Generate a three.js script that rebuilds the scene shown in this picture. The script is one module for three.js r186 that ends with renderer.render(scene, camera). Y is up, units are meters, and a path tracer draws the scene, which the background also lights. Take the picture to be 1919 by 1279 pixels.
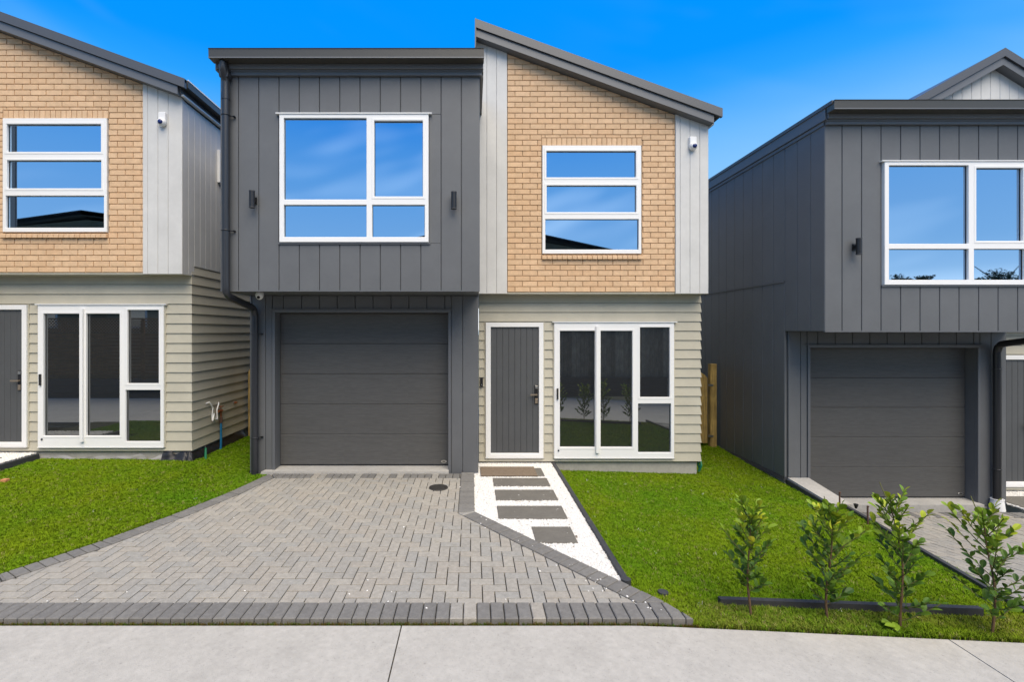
import * as THREE from 'three';
import { mergeGeometries, mergeVertices } from 'three/addons/utils/BufferGeometryUtils.js';

// ------------------------------------------------------------------ camera, sky, sun, exposure
const W = 1919, H = 1279, F = 890, CX = 885, CY = 620, CAM = 2.17;      // photo pixels, focal length in pixels, principal point, eye height
const scene = new THREE.Scene();
const camera = new THREE.PerspectiveCamera(2 * Math.atan(H / 2 / F) * 180 / Math.PI, W / H, 0.1, 900);
camera.position.set(0, CAM, 0);
camera.lookAt(0, CAM, -10);
camera.setViewOffset(W, H, W / 2 - CX, H / 2 - CY, W, H);
camera.updateProjectionMatrix();

const renderer = new THREE.WebGLRenderer({ antialias: true });
renderer.toneMapping = THREE.LinearToneMapping;
renderer.toneMappingExposure = 1.15;
renderer.shadowMap.enabled = true;

function rng(seed) { let a = seed >>> 0; return () => { a = (a + 0x6D2B79F5) >>> 0; let t = Math.imul(a ^ (a >>> 15), 1 | a); t = (t + Math.imul(t ^ (t >>> 7), 61 | t)) ^ t; return ((t ^ (t >>> 14)) >>> 0) / 4294967296; }; }
function lattice(seed, n) { const r = rng(seed), a = new Float32Array(n * n); for (let i = 0; i < a.length; i++) a[i] = r(); return (x, y) => { const xi = Math.floor(x), yi = Math.floor(y), fx = x - xi, fy = y - yi, u = fx * fx * (3 - 2 * fx), v = fy * fy * (3 - 2 * fy), m = k => ((k % n) + n) % n; const g = (i, j) => a[m(j) * n + m(i)]; return (g(xi, yi) * (1 - u) + g(xi + 1, yi) * u) * (1 - v) + (g(xi, yi + 1) * (1 - u) + g(xi + 1, yi + 1) * u) * v; }; }

function makeSky() {
  const w = 1024, h = 512, data = new Float32Array(w * h * 4), n = lattice(5, 64);
  const stops = [[-90, .30, .42, .55], [-2, .40, .55, .70], [0, 1.7, 1.75, 1.8], [3, 1.15, 1.25, 1.35], [5.5, .50, .72, .96], [8, .36, .61, .90], [12, .29, .55, .88], [17, .20, .49, .88], [20.5, .13, .43, .88], [25, .022, .32, .88], [28, .002, .272, .88], [34, 0, .262, .88], [60, 0, .25, .85], [90, 0, .235, .82]];
  for (let j = 0; j < h; j++) {
    const el = ((j + .5) / h - .5) * 180;
    let k = 0; while (k < stops.length - 2 && el > stops[k + 1][0]) k++;
    const a = stops[k], b = stops[k + 1], t = Math.min(1, Math.max(0, (el - a[0]) / (b[0] - a[0])));
    for (let i = 0; i < w; i++) {
      const az = (i + .5) / w;
      // thin high cloud, as the windows mirror it
      const x = az * 64, y = el * .32;
      let c = n(x * .5 + y * .6, y * .5) * .5 + n(x + y * 1.2, y + 9) * .3 + n(x * 2 + y * 2.2, y * 2 + 21) * .2;
      c = Math.max(0, c - .5) * 1.35 * Math.max(0, Math.min(1, (el + 2) / 6)) * (.5 - .5 * Math.sin(az * 2 * Math.PI));   // thinner toward the houses
      const o = (j * w + i) * 4;
      for (let q = 0; q < 3; q++) { const s = a[q + 1] + (b[q + 1] - a[q + 1]) * t; data[o + q] = s + c * (.9 - s * .5); }
      data[o + 3] = 1;
    }
  }
  const t = new THREE.DataTexture(data, w, h, THREE.RGBAFormat, THREE.FloatType);
  t.mapping = THREE.EquirectangularReflectionMapping; t.magFilter = t.minFilter = THREE.LinearFilter; t.wrapS = THREE.RepeatWrapping; t.needsUpdate = true;
  return t;
}
const skyTex = makeSky();
scene.background = skyTex; scene.environment = skyTex;

const sun = new THREE.DirectionalLight(new THREE.Color().setRGB(1.0, .86, .63), 5.0);
sun.position.set(6.5, 30, 12); sun.target.position.set(0, 0, -6);
sun.castShadow = true; sun.shadow.radius = 112; sun.shadow.mapSize.set(2048, 2048);
Object.assign(sun.shadow.camera, { left: -20, right: 20, top: 20, bottom: -20, near: 1, far: 60 });
scene.add(sun, sun.target);

const offA = [-8.142, .268, -.37], offB = [0, 0, 0], offC = [8.347, -.55, .25];   // where the left, middle and right house stand
// ------------------------------------------------------------------ helpers
const px = (x, d) => (x - CX) * d / F;                 // photo column at depth d -> metres
const py = (y, d) => CAM - (y - CY) * d / F;           // photo row at depth d -> height
const names = {};
function numbered(n) { const k = names[n] = (names[n] ?? -1) + 1; return k ? n + '_' + String(k).padStart(3, '0') : n; }
function tag(o, label, category, group, kind) { o.userData.label = label; o.userData.category = category; if (group) o.userData.group = group; if (kind) o.userData.kind = kind; return o; }
function uvMetric(g) {
  const p = g.attributes.position, n = g.attributes.normal, uv = new Float32Array(p.count * 2);
  for (let i = 0; i < p.count; i++) {
    const ax = Math.abs(n.getX(i)), ay = Math.abs(n.getY(i)), az = Math.abs(n.getZ(i));
    let u, v; if (ay >= ax && ay >= az) { u = p.getX(i); v = p.getZ(i); } else if (ax >= az) { u = p.getZ(i); v = p.getY(i); } else { u = p.getX(i); v = p.getY(i); }
    uv[2 * i] = u; uv[2 * i + 1] = v;
  }
  g.setAttribute('uv', new THREE.BufferAttribute(uv, 2)); return g;
}
function flat(tris) { const g = new THREE.BufferGeometry(); g.setAttribute('position', new THREE.BufferAttribute(new Float32Array(tris), 3)); g.computeVertexNormals(); return uvMetric(g); }
function clean(g) { const r = g.index ? g.toNonIndexed() : g; for (const k of Object.keys(r.attributes)) if (!['position', 'normal', 'uv'].includes(k)) r.deleteAttribute(k); return r; }
const merge = list => mergeGeometries(list.map(clean));
const box = (x0, x1, y0, y1, d0, d1) => { const g = new THREE.BoxGeometry(x1 - x0, y1 - y0, d1 - d0); g.translate((x0 + x1) / 2, (y0 + y1) / 2, -(d0 + d1) / 2); return uvMetric(g); };
// convex hexahedron: a[4] and b[4] are matching loops, a anticlockwise seen from outside
function hexa(a, b) { const t = [], quad = (p, q, r, s) => t.push(...p, ...q, ...r, ...p, ...r, ...s); quad(a[0], a[1], a[2], a[3]); quad(b[3], b[2], b[1], b[0]); for (let i = 0; i < 4; i++) { const j = (i + 1) % 4; quad(a[i], b[i], b[j], a[j]); } return flat(t); }
const area = P => { let s = 0; for (let i = 0; i < P.length; i++) { const a = P[i], b = P[(i + 1) % P.length]; s += a[0] * b[1] - b[0] * a[1]; } return s / 2; };
const ccw = P => area(P) < 0 ? P.slice().reverse() : P;
function clipHalf(P, a, b, inset = 0) {                // keep what lies left of a->b
  const dx = b[0] - a[0], dy = b[1] - a[1], L = Math.hypot(dx, dy) || 1, side = q => (dx * (q[1] - a[1]) - dy * (q[0] - a[0])) / L - inset, out = [];
  for (let i = 0; i < P.length; i++) { const p = P[i], q = P[(i + 1) % P.length], sp = side(p), sq = side(q); if (sp >= 0) out.push(p); if ((sp >= 0) !== (sq >= 0)) { const t = sp / (sp - sq); out.push([p[0] + (q[0] - p[0]) * t, p[1] + (q[1] - p[1]) * t]); } }
  return out;
}
function clipPoly(subject, convex) { let P = subject; const C = ccw(convex); for (let i = 0; i < C.length && P.length; i++) P = clipHalf(P, C[i], C[(i + 1) % C.length]); return P; }
function tidy(P) { const o = []; for (const p of P) { const l = o[o.length - 1]; if (!l || Math.hypot(p[0] - l[0], p[1] - l[1]) > 1e-4) o.push(p); } while (o.length > 1 && Math.hypot(o[0][0] - o[o.length - 1][0], o[0][1] - o[o.length - 1][1]) < 1e-4) o.pop(); return o; }
function insetPoly(P, c) { P = tidy(ccw(P)); let Q = P; for (let i = 0; i < P.length; i++) Q = clipHalf(Q, P[i], P[(i + 1) % P.length], c); return tidy(Q); }
// chamfered prism over a polygon (u, v), height h along w;  map(u, v, w) -> [x, y, z]
function prism(P, h, c, map) {
  P = tidy(ccw(P)); if (P.length < 3) return null;
  const n = P.length, t = [], V = (p, w) => map(p[0], p[1], w), tri = (a, b, d) => t.push(...a, ...b, ...d);
  let T = P.map((p, i) => { const a = P[(i + n - 1) % n], b = P[(i + 1) % n]; let d1 = [p[0] - a[0], p[1] - a[1]], d2 = [b[0] - p[0], b[1] - p[1]]; const l1 = Math.hypot(...d1), l2 = Math.hypot(...d2); d1 = [d1[0] / l1, d1[1] / l1]; d2 = [d2[0] / l2, d2[1] / l2]; let m = [-d1[1] - d2[1], d1[0] + d2[0]]; const s = 1 + d1[0] * d2[0] + d1[1] * d2[1]; const k = c / Math.max(.25, s); return [p[0] + m[0] * k, p[1] + m[1] * k]; });
  if (area(T) < area(P) * .35) { T = P; c = 0; }
  const F2 = THREE.ShapeUtils.triangulateShape(T.map(p => new THREE.Vector2(...p)), []);
  for (const f of F2) { tri(V(T[f[0]], h), V(T[f[1]], h), V(T[f[2]], h)); }
  for (let i = 0; i < n; i++) {
    const j = (i + 1) % n;
    if (c > 0) { tri(V(P[i], h - c), V(P[j], h - c), V(T[j], h)); tri(V(P[i], h - c), V(T[j], h), V(T[i], h)); }
    tri(V(P[i], 0), V(P[j], 0), V(P[j], h - c)); tri(V(P[i], 0), V(P[j], h - c), V(P[i], h - c));
  }
  return flat(t);
}
const onGround = (u, v, w) => [u, w, -v];              // (x, depth) polygons, height up
const onWall = d => (u, v, w) => [u, v, -d + w];       // (x, y) polygons on a front wall, w toward the viewer; d = back face depth
const onRight = x => (u, v, w) => [x + w, v, -u];      // (depth, y) polygons on a wall facing +x
const onLeft = x => (u, v, w) => [x - w, v, u];        // (-depth, y) polygons on a wall facing -x
const rect = (x0, x1, y0, y1) => [[x0, y0], [x1, y0], [x1, y1], [x0, y1]];
function add(name, geo, m, parent = scene) { const o = new THREE.Mesh(geo, m); o.name = parent === scene ? numbered(name) : name; o.castShadow = o.receiveShadow = true; parent.add(o); return o; }
function tube(pts, r, seg = 24, rad = 10) { return new THREE.TubeGeometry(new THREE.CatmullRomCurve3(pts.map(p => new THREE.Vector3(...p)), false, 'catmullrom', .2), seg, r, rad, false); }
function thing(name, pos, label, category, group) { const o = new THREE.Group(); o.name = numbered(name); o.position.set(...pos); scene.add(o); return tag(o, label, category, group); }

// ------------------------------------------------------------------ textures and materials
function noiseTex(size, f, srgb, rep = 1) {
  const d = new Uint8Array(size * size * 4);
  for (let j = 0; j < size; j++) for (let i = 0; i < size; i++) { const c = f(i / size, j / size), o = (j * size + i) * 4; const v = Array.isArray(c) ? c : [c, c, c]; for (let k = 0; k < 3; k++) d[o + k] = Math.max(0, Math.min(255, v[k] * 255)); d[o + 3] = 255; }
  const t = new THREE.DataTexture(d, size, size); t.wrapS = t.wrapT = THREE.RepeatWrapping; t.magFilter = THREE.LinearFilter; t.minFilter = THREE.LinearMipmapLinearFilter; t.generateMipmaps = true; if (srgb) t.colorSpace = THREE.SRGBColorSpace; t.repeat.set(rep, rep); t.needsUpdate = true; return t;
}
const N = [8, 16, 32, 64, 128, 256].map((n, i) => [n, lattice(40 + i, n)]);
const fb = (u, v, a, b) => { let s = 0, w = 0, k = 1; for (let i = a; i <= b; i++) { s += k * N[i][1](u * N[i][0], v * N[i][0]); w += k; k *= .6; } return s / w; };
const grit = fb2 => fb2;
const texConcrete = noiseTex(512, (u, v) => { const a = fb(u, v, 0, 2), b = fb(v, u, 3, 5), s = N[5][1](u * 256, v * 256); return .87 + (a - .5) * .07 + (b - .5) * .09 - (s > .93 ? .10 : 0); }, true, .5);
const texSpeck = noiseTex(256, (u, v) => { const s = N[5][1](u * 256, v * 256), q = N[4][1](u * 128, v * 128); return .88 + (s - .5) * .14 + (fb(u, v, 1, 3) - .5) * .14 - (q > .9 ? .12 : 0) + (q < .07 ? .08 : 0); }, true, 2.2);
const texBrick = noiseTex(256, (u, v) => { const a = fb(u, v, 0, 3), s = N[5][1](u * 256, v * 90); const k = .92 + (a - .5) * .12 + (s - .5) * .08; return [k, k * .985, k * .965]; }, true, 1.6);
const bumpFine = noiseTex(256, (u, v) => fb(u, v, 3, 5), false, 3);
const bumpSoft = noiseTex(256, (u, v) => fb(u, v, 1, 5), false, 1);
const bumpWave = noiseTex(256, (u, v) => fb(u, v, 0, 1) * .96 + fb(u, v, 4, 5) * .04, false, .3);
const bumpGrain = noiseTex(512, (u, v) => { const a = N[5][1](u * 10, v * 220), b = N[4][1](u * 24 + 3, v * 128), c = fb(u, v, 0, 1); return Math.pow(.55 * a + .45 * b, 1.6) * .9 + c * .1; }, false, 1);
const texGrain = noiseTex(512, (u, v) => { const a = N[5][1](u * 6, v * 220), b = N[4][1](u * 14 + 3, v * 128); return .86 + (a - .5) * .09 + (b - .5) * .07; }, true, 1);
const texWood = noiseTex(256, (u, v) => { const a = N[4][1](u * 100, v * 5), b = fb(u, v, 0, 2), k = .82 + (a - .5) * .25 + (b - .5) * .25; return [k, k * .98, k * .92]; }, true, 1);
const texPaint = noiseTex(256, (u, v) => .95 + (fb(u, v, 0, 2) - .5) * .07 + (fb(u, v, 3, 5) - .5) * .03, true, .4);
const lin = (r, g, b) => new THREE.Color().setRGB(r, g, b);
function mat(c, rough = .8, o = {}) { return new THREE.MeshStandardMaterial({ color: lin(...c), roughness: rough, ...o }); }
const off = (t, x, y) => { const c = t.clone(); c.offset.set(x, y); c.needsUpdate = true; return c; };

const M = {
  clad: mat([.130, .135, .142], .48, { map: texPaint, bumpMap: bumpWave, bumpScale: .003 }),
  garage: mat([.112, .111, .108], .55, { map: texGrain, bumpMap: bumpGrain, bumpScale: .0008 }),
  roof: mat([.092, .095, .102], .42, { metalness: .25 }),
  fascia: mat([.13, .135, .145], .45, { metalness: .15 }),
  gutter: mat([.080, .074, .064], .36, { metalness: .3 }),
  white: mat([.80, .80, .80], .42),
  whiteClad: mat([.66, .655, .64], .6, { map: texPaint }),
  cream: mat([.53, .497, .40], .6, { map: texPaint }),
  mortar: mat([.40, .265, .155], .95, { bumpMap: bumpFine, bumpScale: .003 }),
  bricks: [[.79, .555, .355], [.765, .535, .34], [.82, .58, .375], [.775, .53, .33], [.79, .56, .36]].map((c, i) => mat(c, .9, { map: off(texBrick, i * .23, i * .37), bumpMap: bumpFine, bumpScale: .002 })),
  door: mat([.088, .092, .097], .5, { map: texPaint }),
  mirror: new THREE.MeshPhysicalMaterial({ color: lin(.42, .58, .75), metalness: 1, roughness: .015 }),
  dark: new THREE.MeshPhysicalMaterial({ color: lin(.22, .23, .235), metalness: .92, roughness: .012 }),
  black: mat([.012, .012, .014], .4),
  blackPipe: mat([.02, .021, .024], .3),
  pipe: mat([.034, .036, .042], .32, { metalness: .2 }),
  silver: mat([.55, .54, .52], .3, { metalness: .9 }),
  bronze: mat([.45, .36, .27], .35, { metalness: .8 }),
  concrete: mat([.54, .515, .465], .9, { map: texConcrete, bumpMap: bumpFine, bumpScale: .002 }),
  slab: mat([.54, .52, .48], .9, { map: texConcrete, bumpMap: bumpSoft, bumpScale: .004 }),
  footing: mat([.50, .48, .42], .9, { map: texConcrete }),
  pavers: [[.405, .380, .334], [.375, .356, .318], [.43, .402, .350], [.38, .366, .332], [.41, .378, .326]].map((c, i) => mat(c, .9, { map: off(texSpeck, i * .21, i * .33), bumpMap: bumpFine, bumpScale: .002 })),
  borders: [[.214, .206, .192], [.200, .193, .181], [.228, .220, .205]].map((c, i) => mat(c, .85, { map: off(texSpeck, i * .31, i * .13), bumpMap: bumpFine, bumpScale: .002 })),
  joint: mat([.075, .062, .046], 1, { map: texSpeck }),
  step: mat([.18, .168, .145], .85, { map: texConcrete, bumpMap: bumpSoft, bumpScale: .002 }),
  coir: mat([.235, .178, .125], 1, { map: texSpeck, bumpMap: bumpFine, bumpScale: .004 }),
  soil: mat([.045, .045, .015], 1, { map: texSpeck }),
  edging: mat([.050, .052, .059], .62, { map: texSpeck, bumpMap: bumpFine, bumpScale: .001 }),
  pine: mat([.58, .41, .15], .8, { map: texWood }),
  iron: mat([.055, .052, .048], .6, { metalness: .4, bumpMap: bumpFine, bumpScale: .002 }),
  rust: mat([.09, .045, .03], .8),
  terracotta: mat([.50, .22, .10], .9),
  polyBlack: new THREE.MeshPhysicalMaterial({ color: lin(.010, .010, .012), roughness: .5 }),
  polyGrey: new THREE.MeshPhysicalMaterial({ color: lin(.32, .31, .29), roughness: .4 }),
  green: mat([.01, .15, .07], .5), blue: mat([.01, .14, .30], .45), copper: mat([.30, .11, .05], .5, { metalness: .6 }),
  plastic: mat([.78, .78, .78], .4), lens: mat([.004, .016, .12], .15),
  farRoof: mat([.17, .175, .18], .7), ground: mat([.10, .10, .06], 1, { map: texSpeck }),
};
const pick = (a, r) => a[Math.floor(r() * a.length)];

// ------------------------------------------------------------------ ground, street
const streetY = x => -.022 - .046 * Math.max(0, x - 1.3) - .006 * Math.max(0, x - 4.5);
const ss = (a, b, x) => { const t = Math.max(0, Math.min(1, (x - a) / (b - a))); return t * t * (3 - 2 * t); };
function lawnY(x, d) {                                                   // lawn between the middle and the right-hand house
  const u = Math.max(0, Math.min(1.1, (x - 1.4) / 3.6)), v = (d - 3.6) / 4.3, r = d < 6.78 ? -.2 - .14 * v : -.304 + (d - 6.78) * .05;
  return (1 - u) * (-.03 - .12 * Math.min(1.2, v)) + u * r - .012;
}
const lawnAY = (x, d) => -.025 + .15 * ss(3.9, 7.3, d) * ss(-3.2, -4.6, x) + .02 * ss(-4.5, -8, x);
const drive2Y = d => -.20 - .40 * ss(3.4, 7.3, d);
tag(add('ground', new THREE.PlaneGeometry(700, 700).rotateX(-Math.PI / 2).translate(0, -.95, 0), M.ground), 'bare earth under the houses, lawns and street', 'ground', null, 'structure');

{ // concrete footpath in bays
  const fp = new THREE.Group(); fp.name = numbered('concrete_footpath'); scene.add(fp);
  tag(fp, 'pale concrete shared lane along the front of the paved drive', 'footpath', null, 'structure');
  for (let k = -4; k <= 4; k++) {
    const x0 = -.525 + 4.06 * k + .005, x1 = x0 + 4.05, t = [], n = 14, dn = 3.528, df = -.5;
    for (let i = 0; i < n; i++) {
      const a = x0 + (x1 - x0) * i / n, b = x0 + (x1 - x0) * (i + 1) / n, ya = streetY(a), yb = streetY(b);
      t.push(a, ya, -dn + .004, a, ya, -df, b, yb, -df, a, ya, -dn + .004, b, yb, -df, b, yb, -dn + .004);
      t.push(a, ya - .12, -dn, a, ya - .004, -dn, b, yb - .004, -dn, a, ya - .12, -dn, b, yb - .004, -dn, b, yb - .12, -dn);
      t.push(a, ya - .004, -dn, a, ya, -dn + .004, b, yb, -dn + .004, a, ya - .004, -dn, b, yb, -dn + .004, b, yb - .004, -dn);
    }
    for (const [x, s] of [[x0, 1], [x1, -1]]) { const y = streetY(x); const q = [[x, y - .12, -dn], [x, y - .12, -df], [x, y, -df], [x, y, -dn]]; const o = s > 0 ? [0, 1, 2, 0, 2, 3] : [0, 2, 1, 0, 3, 2]; for (const i of o) t.push(...q[i]); }
    add('concrete_bay', flat(t), M.concrete, fp);
  }
  const t = []; for (let i = 0; i < 40; i++) { const a = -17 + i * .9, b = a + .9, ya = streetY(a) - .03, yb = streetY(b) - .03; t.push(a, ya, -3.56, a, ya, .5, b, yb, .5, a, ya, -3.56, b, yb, .5, b, yb, -3.56); }
  add('joint_filler', flat(t), M.joint, fp);
}

// ------------------------------------------------------------------ paved drives
const PIT = .102;
function paveDrive(name, label, inner, strips, yf, seed, nInd, originX, originD, bounds, hole) {
  const g = new THREE.Group(); g.name = numbered(name); scene.add(g); tag(g, label, 'driveway', null, 'structure');
  const R = rng(seed), RB = rng(seed * 977 + 5), list = [], j = .0040, L = .045; for (let i = 0; i < 20; i++) RB();
  const lay = (P, y, s) => (u, v, w) => [u, y + s * (v - P) - L + w, -v];
  const [x0, x1, d0, d1] = bounds;
  for (let i = Math.floor((x0 - originX) / PIT) - 2; i < (x1 - originX) / PIT + 2; i++) for (let k = Math.floor((d0 - originD) / PIT) - 2; k < (d1 - originD) / PIT + 2; k++) {
    const v = (((i + k) % 4) + 4) % 4; if (v !== 0 && v !== 2) continue;
    const X = originX + i * PIT, D = originD + k * PIT, wx = v === 0 ? 2 * PIT : PIT, wd = v === 0 ? PIT : 2 * PIT;
    const q = rect(X + j, X + wx - j, D + j, D + wd - j); let P = tidy(clipPoly(inner, q));
    if (P.length < 3 || Math.abs(area(P)) < .0006) continue;
    const cx = X + wx / 2, cd = D + wd / 2; if (hole && Math.hypot(cx - hole[0], (cd - hole[1])) < hole[2] + .02) { const near = P.every(p => Math.hypot(p[0] - hole[0], p[1] - hole[1]) < hole[2]); if (near) continue; }
    list.push({ P, cx, cd, full: P.length === 4 && Math.abs(area(P) - (wx - 2 * j) * (wd - 2 * j)) < 1e-6, v });
  }
  list.sort((a, b) => a.cd - b.cd);
  const slope = d => (yf(d + .05) - yf(d - .05)) / .1;
  const rest = M.pavers.map(() => []);
  list.forEach((p, n) => {
    const y = yf(p.cd) + (R() - .5) * .003, geo = prism(p.P, L, .0025, lay(p.cd, y, slope(p.cd))); if (!geo) return;
    const mi = Math.floor(R() * M.pavers.length);
    if (n < nInd) add('paver', geo, M.pavers[mi], g); else rest[mi].push(geo);
  });
  rest.forEach((r, i) => { if (r.length) { const o = add('far_pavers', merge(r), M.pavers[i], g); o.userData.kind = 'stuff'; } });
  for (const [o0, o1, i1, i0, light, tilt] of strips) {                     // border courses laid across the edge
    const strip = [o0, o1, i1, i0], Lx = Math.hypot(o1[0] - o0[0], o1[1] - o0[1]), u = [(o1[0] - o0[0]) / Lx, (o1[1] - o0[1]) / Lx], nrm = [-u[1], u[0]];
    for (let s = -.3; s < Lx + .3; s += .1045) {
      const a = [o0[0] + u[0] * (s + .002), o0[1] + u[1] * (s + .002)], b = [o0[0] + u[0] * (s + .1015), o0[1] + u[1] * (s + .1015)];
      const q = [[a[0] - nrm[0] * .4, a[1] - nrm[1] * .4], [b[0] - nrm[0] * .4, b[1] - nrm[1] * .4], [b[0] + nrm[0] * .4, b[1] + nrm[1] * .4], [a[0] + nrm[0] * .4, a[1] + nrm[1] * .4]];
      let P = clipPoly(strip, q); if (P.length < 3 || Math.abs(area(P)) < .0008) continue; P = insetPoly(P, .0012); if (P.length < 3) continue;
      const cd = P.reduce((t, p) => t + p[1], 0) / P.length, geo = prism(P, L + .01, .006, lay(cd, yf(cd) + .01 + (R() - .5) * .003, slope(cd))); if (!geo) continue;
      geo.translate(0, -.01, 0);
      const mx = P.reduce((t, p) => t + p[0], 0) / P.length, isLight = light < 0 ? (mx > -.21 && mx < .0) || (mx > .455 && mx < .56) : RB() < light; add('border_paver', geo, isLight ? pick(M.pavers, RB) : pick(M.borders, RB), g);
    }
  }
  const base = []; const n = 24; // sand bed
  for (let i = 0; i < n; i++) { const a = d0 + (d1 - d0) * i / n, b = d0 + (d1 - d0) * (i + 1) / n; const P = clipPoly(strips.bed, rect(x0, x1, a, b)); if (P.length < 3) continue; const C = ccw(P); const f = THREE.ShapeUtils.triangulateShape(C.map(p => new THREE.Vector2(...p)), []); for (const q of f) for (const e of q) base.push(C[e][0], yf(C[e][1]) - .024, -C[e][1]); }
  add('sand_bed', flat(base), M.joint, g);
  return g;
}
const driveLeft = [[-4.68, 3.563], [-4.193, 4.217], [-3.84, 4.816], [-3.52, 5.566], [-3.245, 6.353], [-3.06, 7.172]];   // outer edge of the curved left border
{ // drive of the middle house
  const bw = .18, n = driveLeft.length, nr = driveLeft.slice(0, -1).map((p, i) => { const q = driveLeft[i + 1], L = Math.hypot(q[0] - p[0], q[1] - p[1]); return [(q[1] - p[1]) / L, -(q[0] - p[0]) / L]; });
  const inL = driveLeft.map((p, i) => { const a = nr[Math.max(0, i - 1)], b = nr[Math.min(n - 2, i)], m = [(a[0] + b[0]) / 2, (a[1] + b[1]) / 2], k = bw / (m[0] * m[0] + m[1] * m[1]); return [p[0] + m[0] * k, p[1] + m[1] * k]; });
  const atD = d => { for (let i = 0; i < n - 1; i++) { const p = inL[i], q = inL[i + 1]; if (d >= p[1] && d <= q[1]) return p[0] + (q[0] - p[0]) * (d - p[1]) / (q[1] - p[1]); } return inL[n - 1][0]; };
  const inner = [[atD(3.779), 3.779], [1.307, 3.779], [-.172, 5.637], [-.172, 6.985], [atD(6.985), 6.985], ...inL.slice(1, -1).reverse().filter(p => p[1] > 3.8 && p[1] < 6.95)];
  const strips = [
    [[-4.68, 3.563], [1.66, 3.563], [1.54, 3.777], [-4.51, 3.777], -1],
    [[1.54, 3.780], [.027, 5.68], [-.170, 5.637], [1.31, 3.780], .03],
    [[.027, 5.684], [.027, 7.24], [-.168, 7.24], [-.168, 5.642], 0],
    [[-.172, 7.175], [-3.03, 7.175], [atD(6.987) + .003, 6.987], [-.172, 6.987], .25],
  ];
  for (let i = 0; i < n - 1; i++) { const p = i ? driveLeft[i] : [-4.515, 3.781], pi = i ? inL[i] : [atD(3.782), 3.782]; strips.push([driveLeft[i + 1], p, pi, i === n - 2 ? [atD(6.985) - .003, 6.985] : inL[i + 1], 0]); }
  strips.bed = [[-4.6, 3.58], [1.62, 3.58], [.01, 5.68], [.01, 7.23], [-3.04, 7.23], ...driveLeft.slice(1, -1).reverse().map(p => [p[0] + .02, p[1]])];
  paveDrive('driveway', 'herringbone drive of pale grey pavers leading to the middle garage', inner, strips, () => 0, 11, 300, -4.2, 3.75, [-4.8, 1.8, 3.5, 7.3], [-.457, 6.58, .13]);
}
{ // drive of the right-hand house
  const yf = drive2Y;
  const inner = [[4.72, 3.3], [9.0, 3.3], [8.12, 5.7], [8.12, 7.0], [5.62, 7.0], [5.42, 6.5]];
  const strips = [
    [[5.28, 6.85], [4.52, 3.3], [4.717, 3.3], [5.465, 6.8], .2],
    [[8.12, 7.21], [5.36, 7.21], [5.46, 7.01], [8.12, 7.01], .6],
    [[8.32, 5.7], [8.32, 7.21], [8.125, 7.21], [8.125, 5.7], 0],
  ];
  strips.bed = [[4.54, 3.3], [9.2, 3.3], [8.3, 5.7], [8.3, 7.3], [5.1, 7.3], [5.3, 6.8]];
  paveDrive('driveway', 'sunken herringbone drive of grey pavers before the right garage', inner, strips, yf, 12, 260, 4.2, 3.3, [4.5, 9.3, 3.3, 7.5]);
}

// ------------------------------------------------------------------ lawns
function sheet(name, poly, yf, m, step, label, category) {
  const t = [], xs = poly.map(p => p[0]), ds = poly.map(p => p[1]), C = ccw(poly);
  for (let x = Math.min(...xs); x < Math.max(...xs); x += step) for (let d = Math.min(...ds); d < Math.max(...ds); d += step) {
    const P = tidy(clipPoly(C, rect(x, x + step, d, d + step))); if (P.length < 3 || area(P) < 1e-6) continue;
    for (const f of THREE.ShapeUtils.triangulateShape(P.map(p => new THREE.Vector2(...p)), [])) for (const e of f) t.push(P[e][0], yf(P[e][0], P[e][1]), -P[e][1]);
  }
  return tag(add(name, flat(t), m), label, category, null, 'structure');
}
const inside = (P, x, y) => { let c = false; for (let i = 0, j = P.length - 1; i < P.length; j = i++) if ((P[i][1] > y) !== (P[j][1] > y) && x < (P[j][0] - P[i][0]) * (y - P[i][1]) / (P[j][1] - P[i][1]) + P[i][0]) c = !c; return c; };
const lawnA = [[-9.0, 3.56], ...driveLeft.slice(0, -1), [-3.06, 7.19], [-3.42, 7.2], [-3.42, 11.5], [-4.36, 11.5], [-4.36, 7.6], [-6.77, 7.6], [-6.77, 5.0], [-9, 5.0]];
const lawnB = [[1.37, 4.01], [1.56, 3.77], [1.68, 3.56], [4.62, 3.56], [5.28, 6.88], [4.94, 6.89], [4.94, 12], [3.6, 12], [3.6, 7.95], [1.37, 7.95]];
sheet('lawn', lawnA, lawnAY, M.soil, .3, 'lawn in front of the left brick house', 'lawn');
sheet('lawn', lawnB, lawnY, M.soil, .3, 'lawn between the white pebble path and the right garage', 'lawn');
const grassMats = { g: new THREE.MeshPhysicalMaterial({ color: lin(1, 1, 1), roughness: .9, specularIntensity: .15, side: THREE.DoubleSide }) };
function tuftGeo(seed) {
  const R = rng(seed), t = [];
  for (let b = 0; b < 9; b++) {
    const a = R() * 6.283, r = R() * .022, x = Math.cos(a) * r, z = Math.sin(a) * r, dir = R() * 6.283, lean = .008 + R() * .022, h = .018 + R() * .016, w = .0017 + R() * .0012;
    const ox = -Math.sin(dir) * w, oz = Math.cos(dir) * w, lx = Math.cos(dir) * lean, lz = Math.sin(dir) * lean;
    const p = [x - ox, -.004, z - oz], q = [x + ox, -.004, z + oz], m1 = [x - ox * .8 + lx * .35, h * .65, z - oz * .8 + lz * .35], m2 = [x + ox * .8 + lx * .35, h * .65, z + oz * .8 + lz * .35], tip = [x + lx, h, z + lz];
    t.push(...p, ...q, ...m2, ...p, ...m2, ...m1, ...m1, ...m2, ...tip);
  }
  return flat(t);
}
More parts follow.
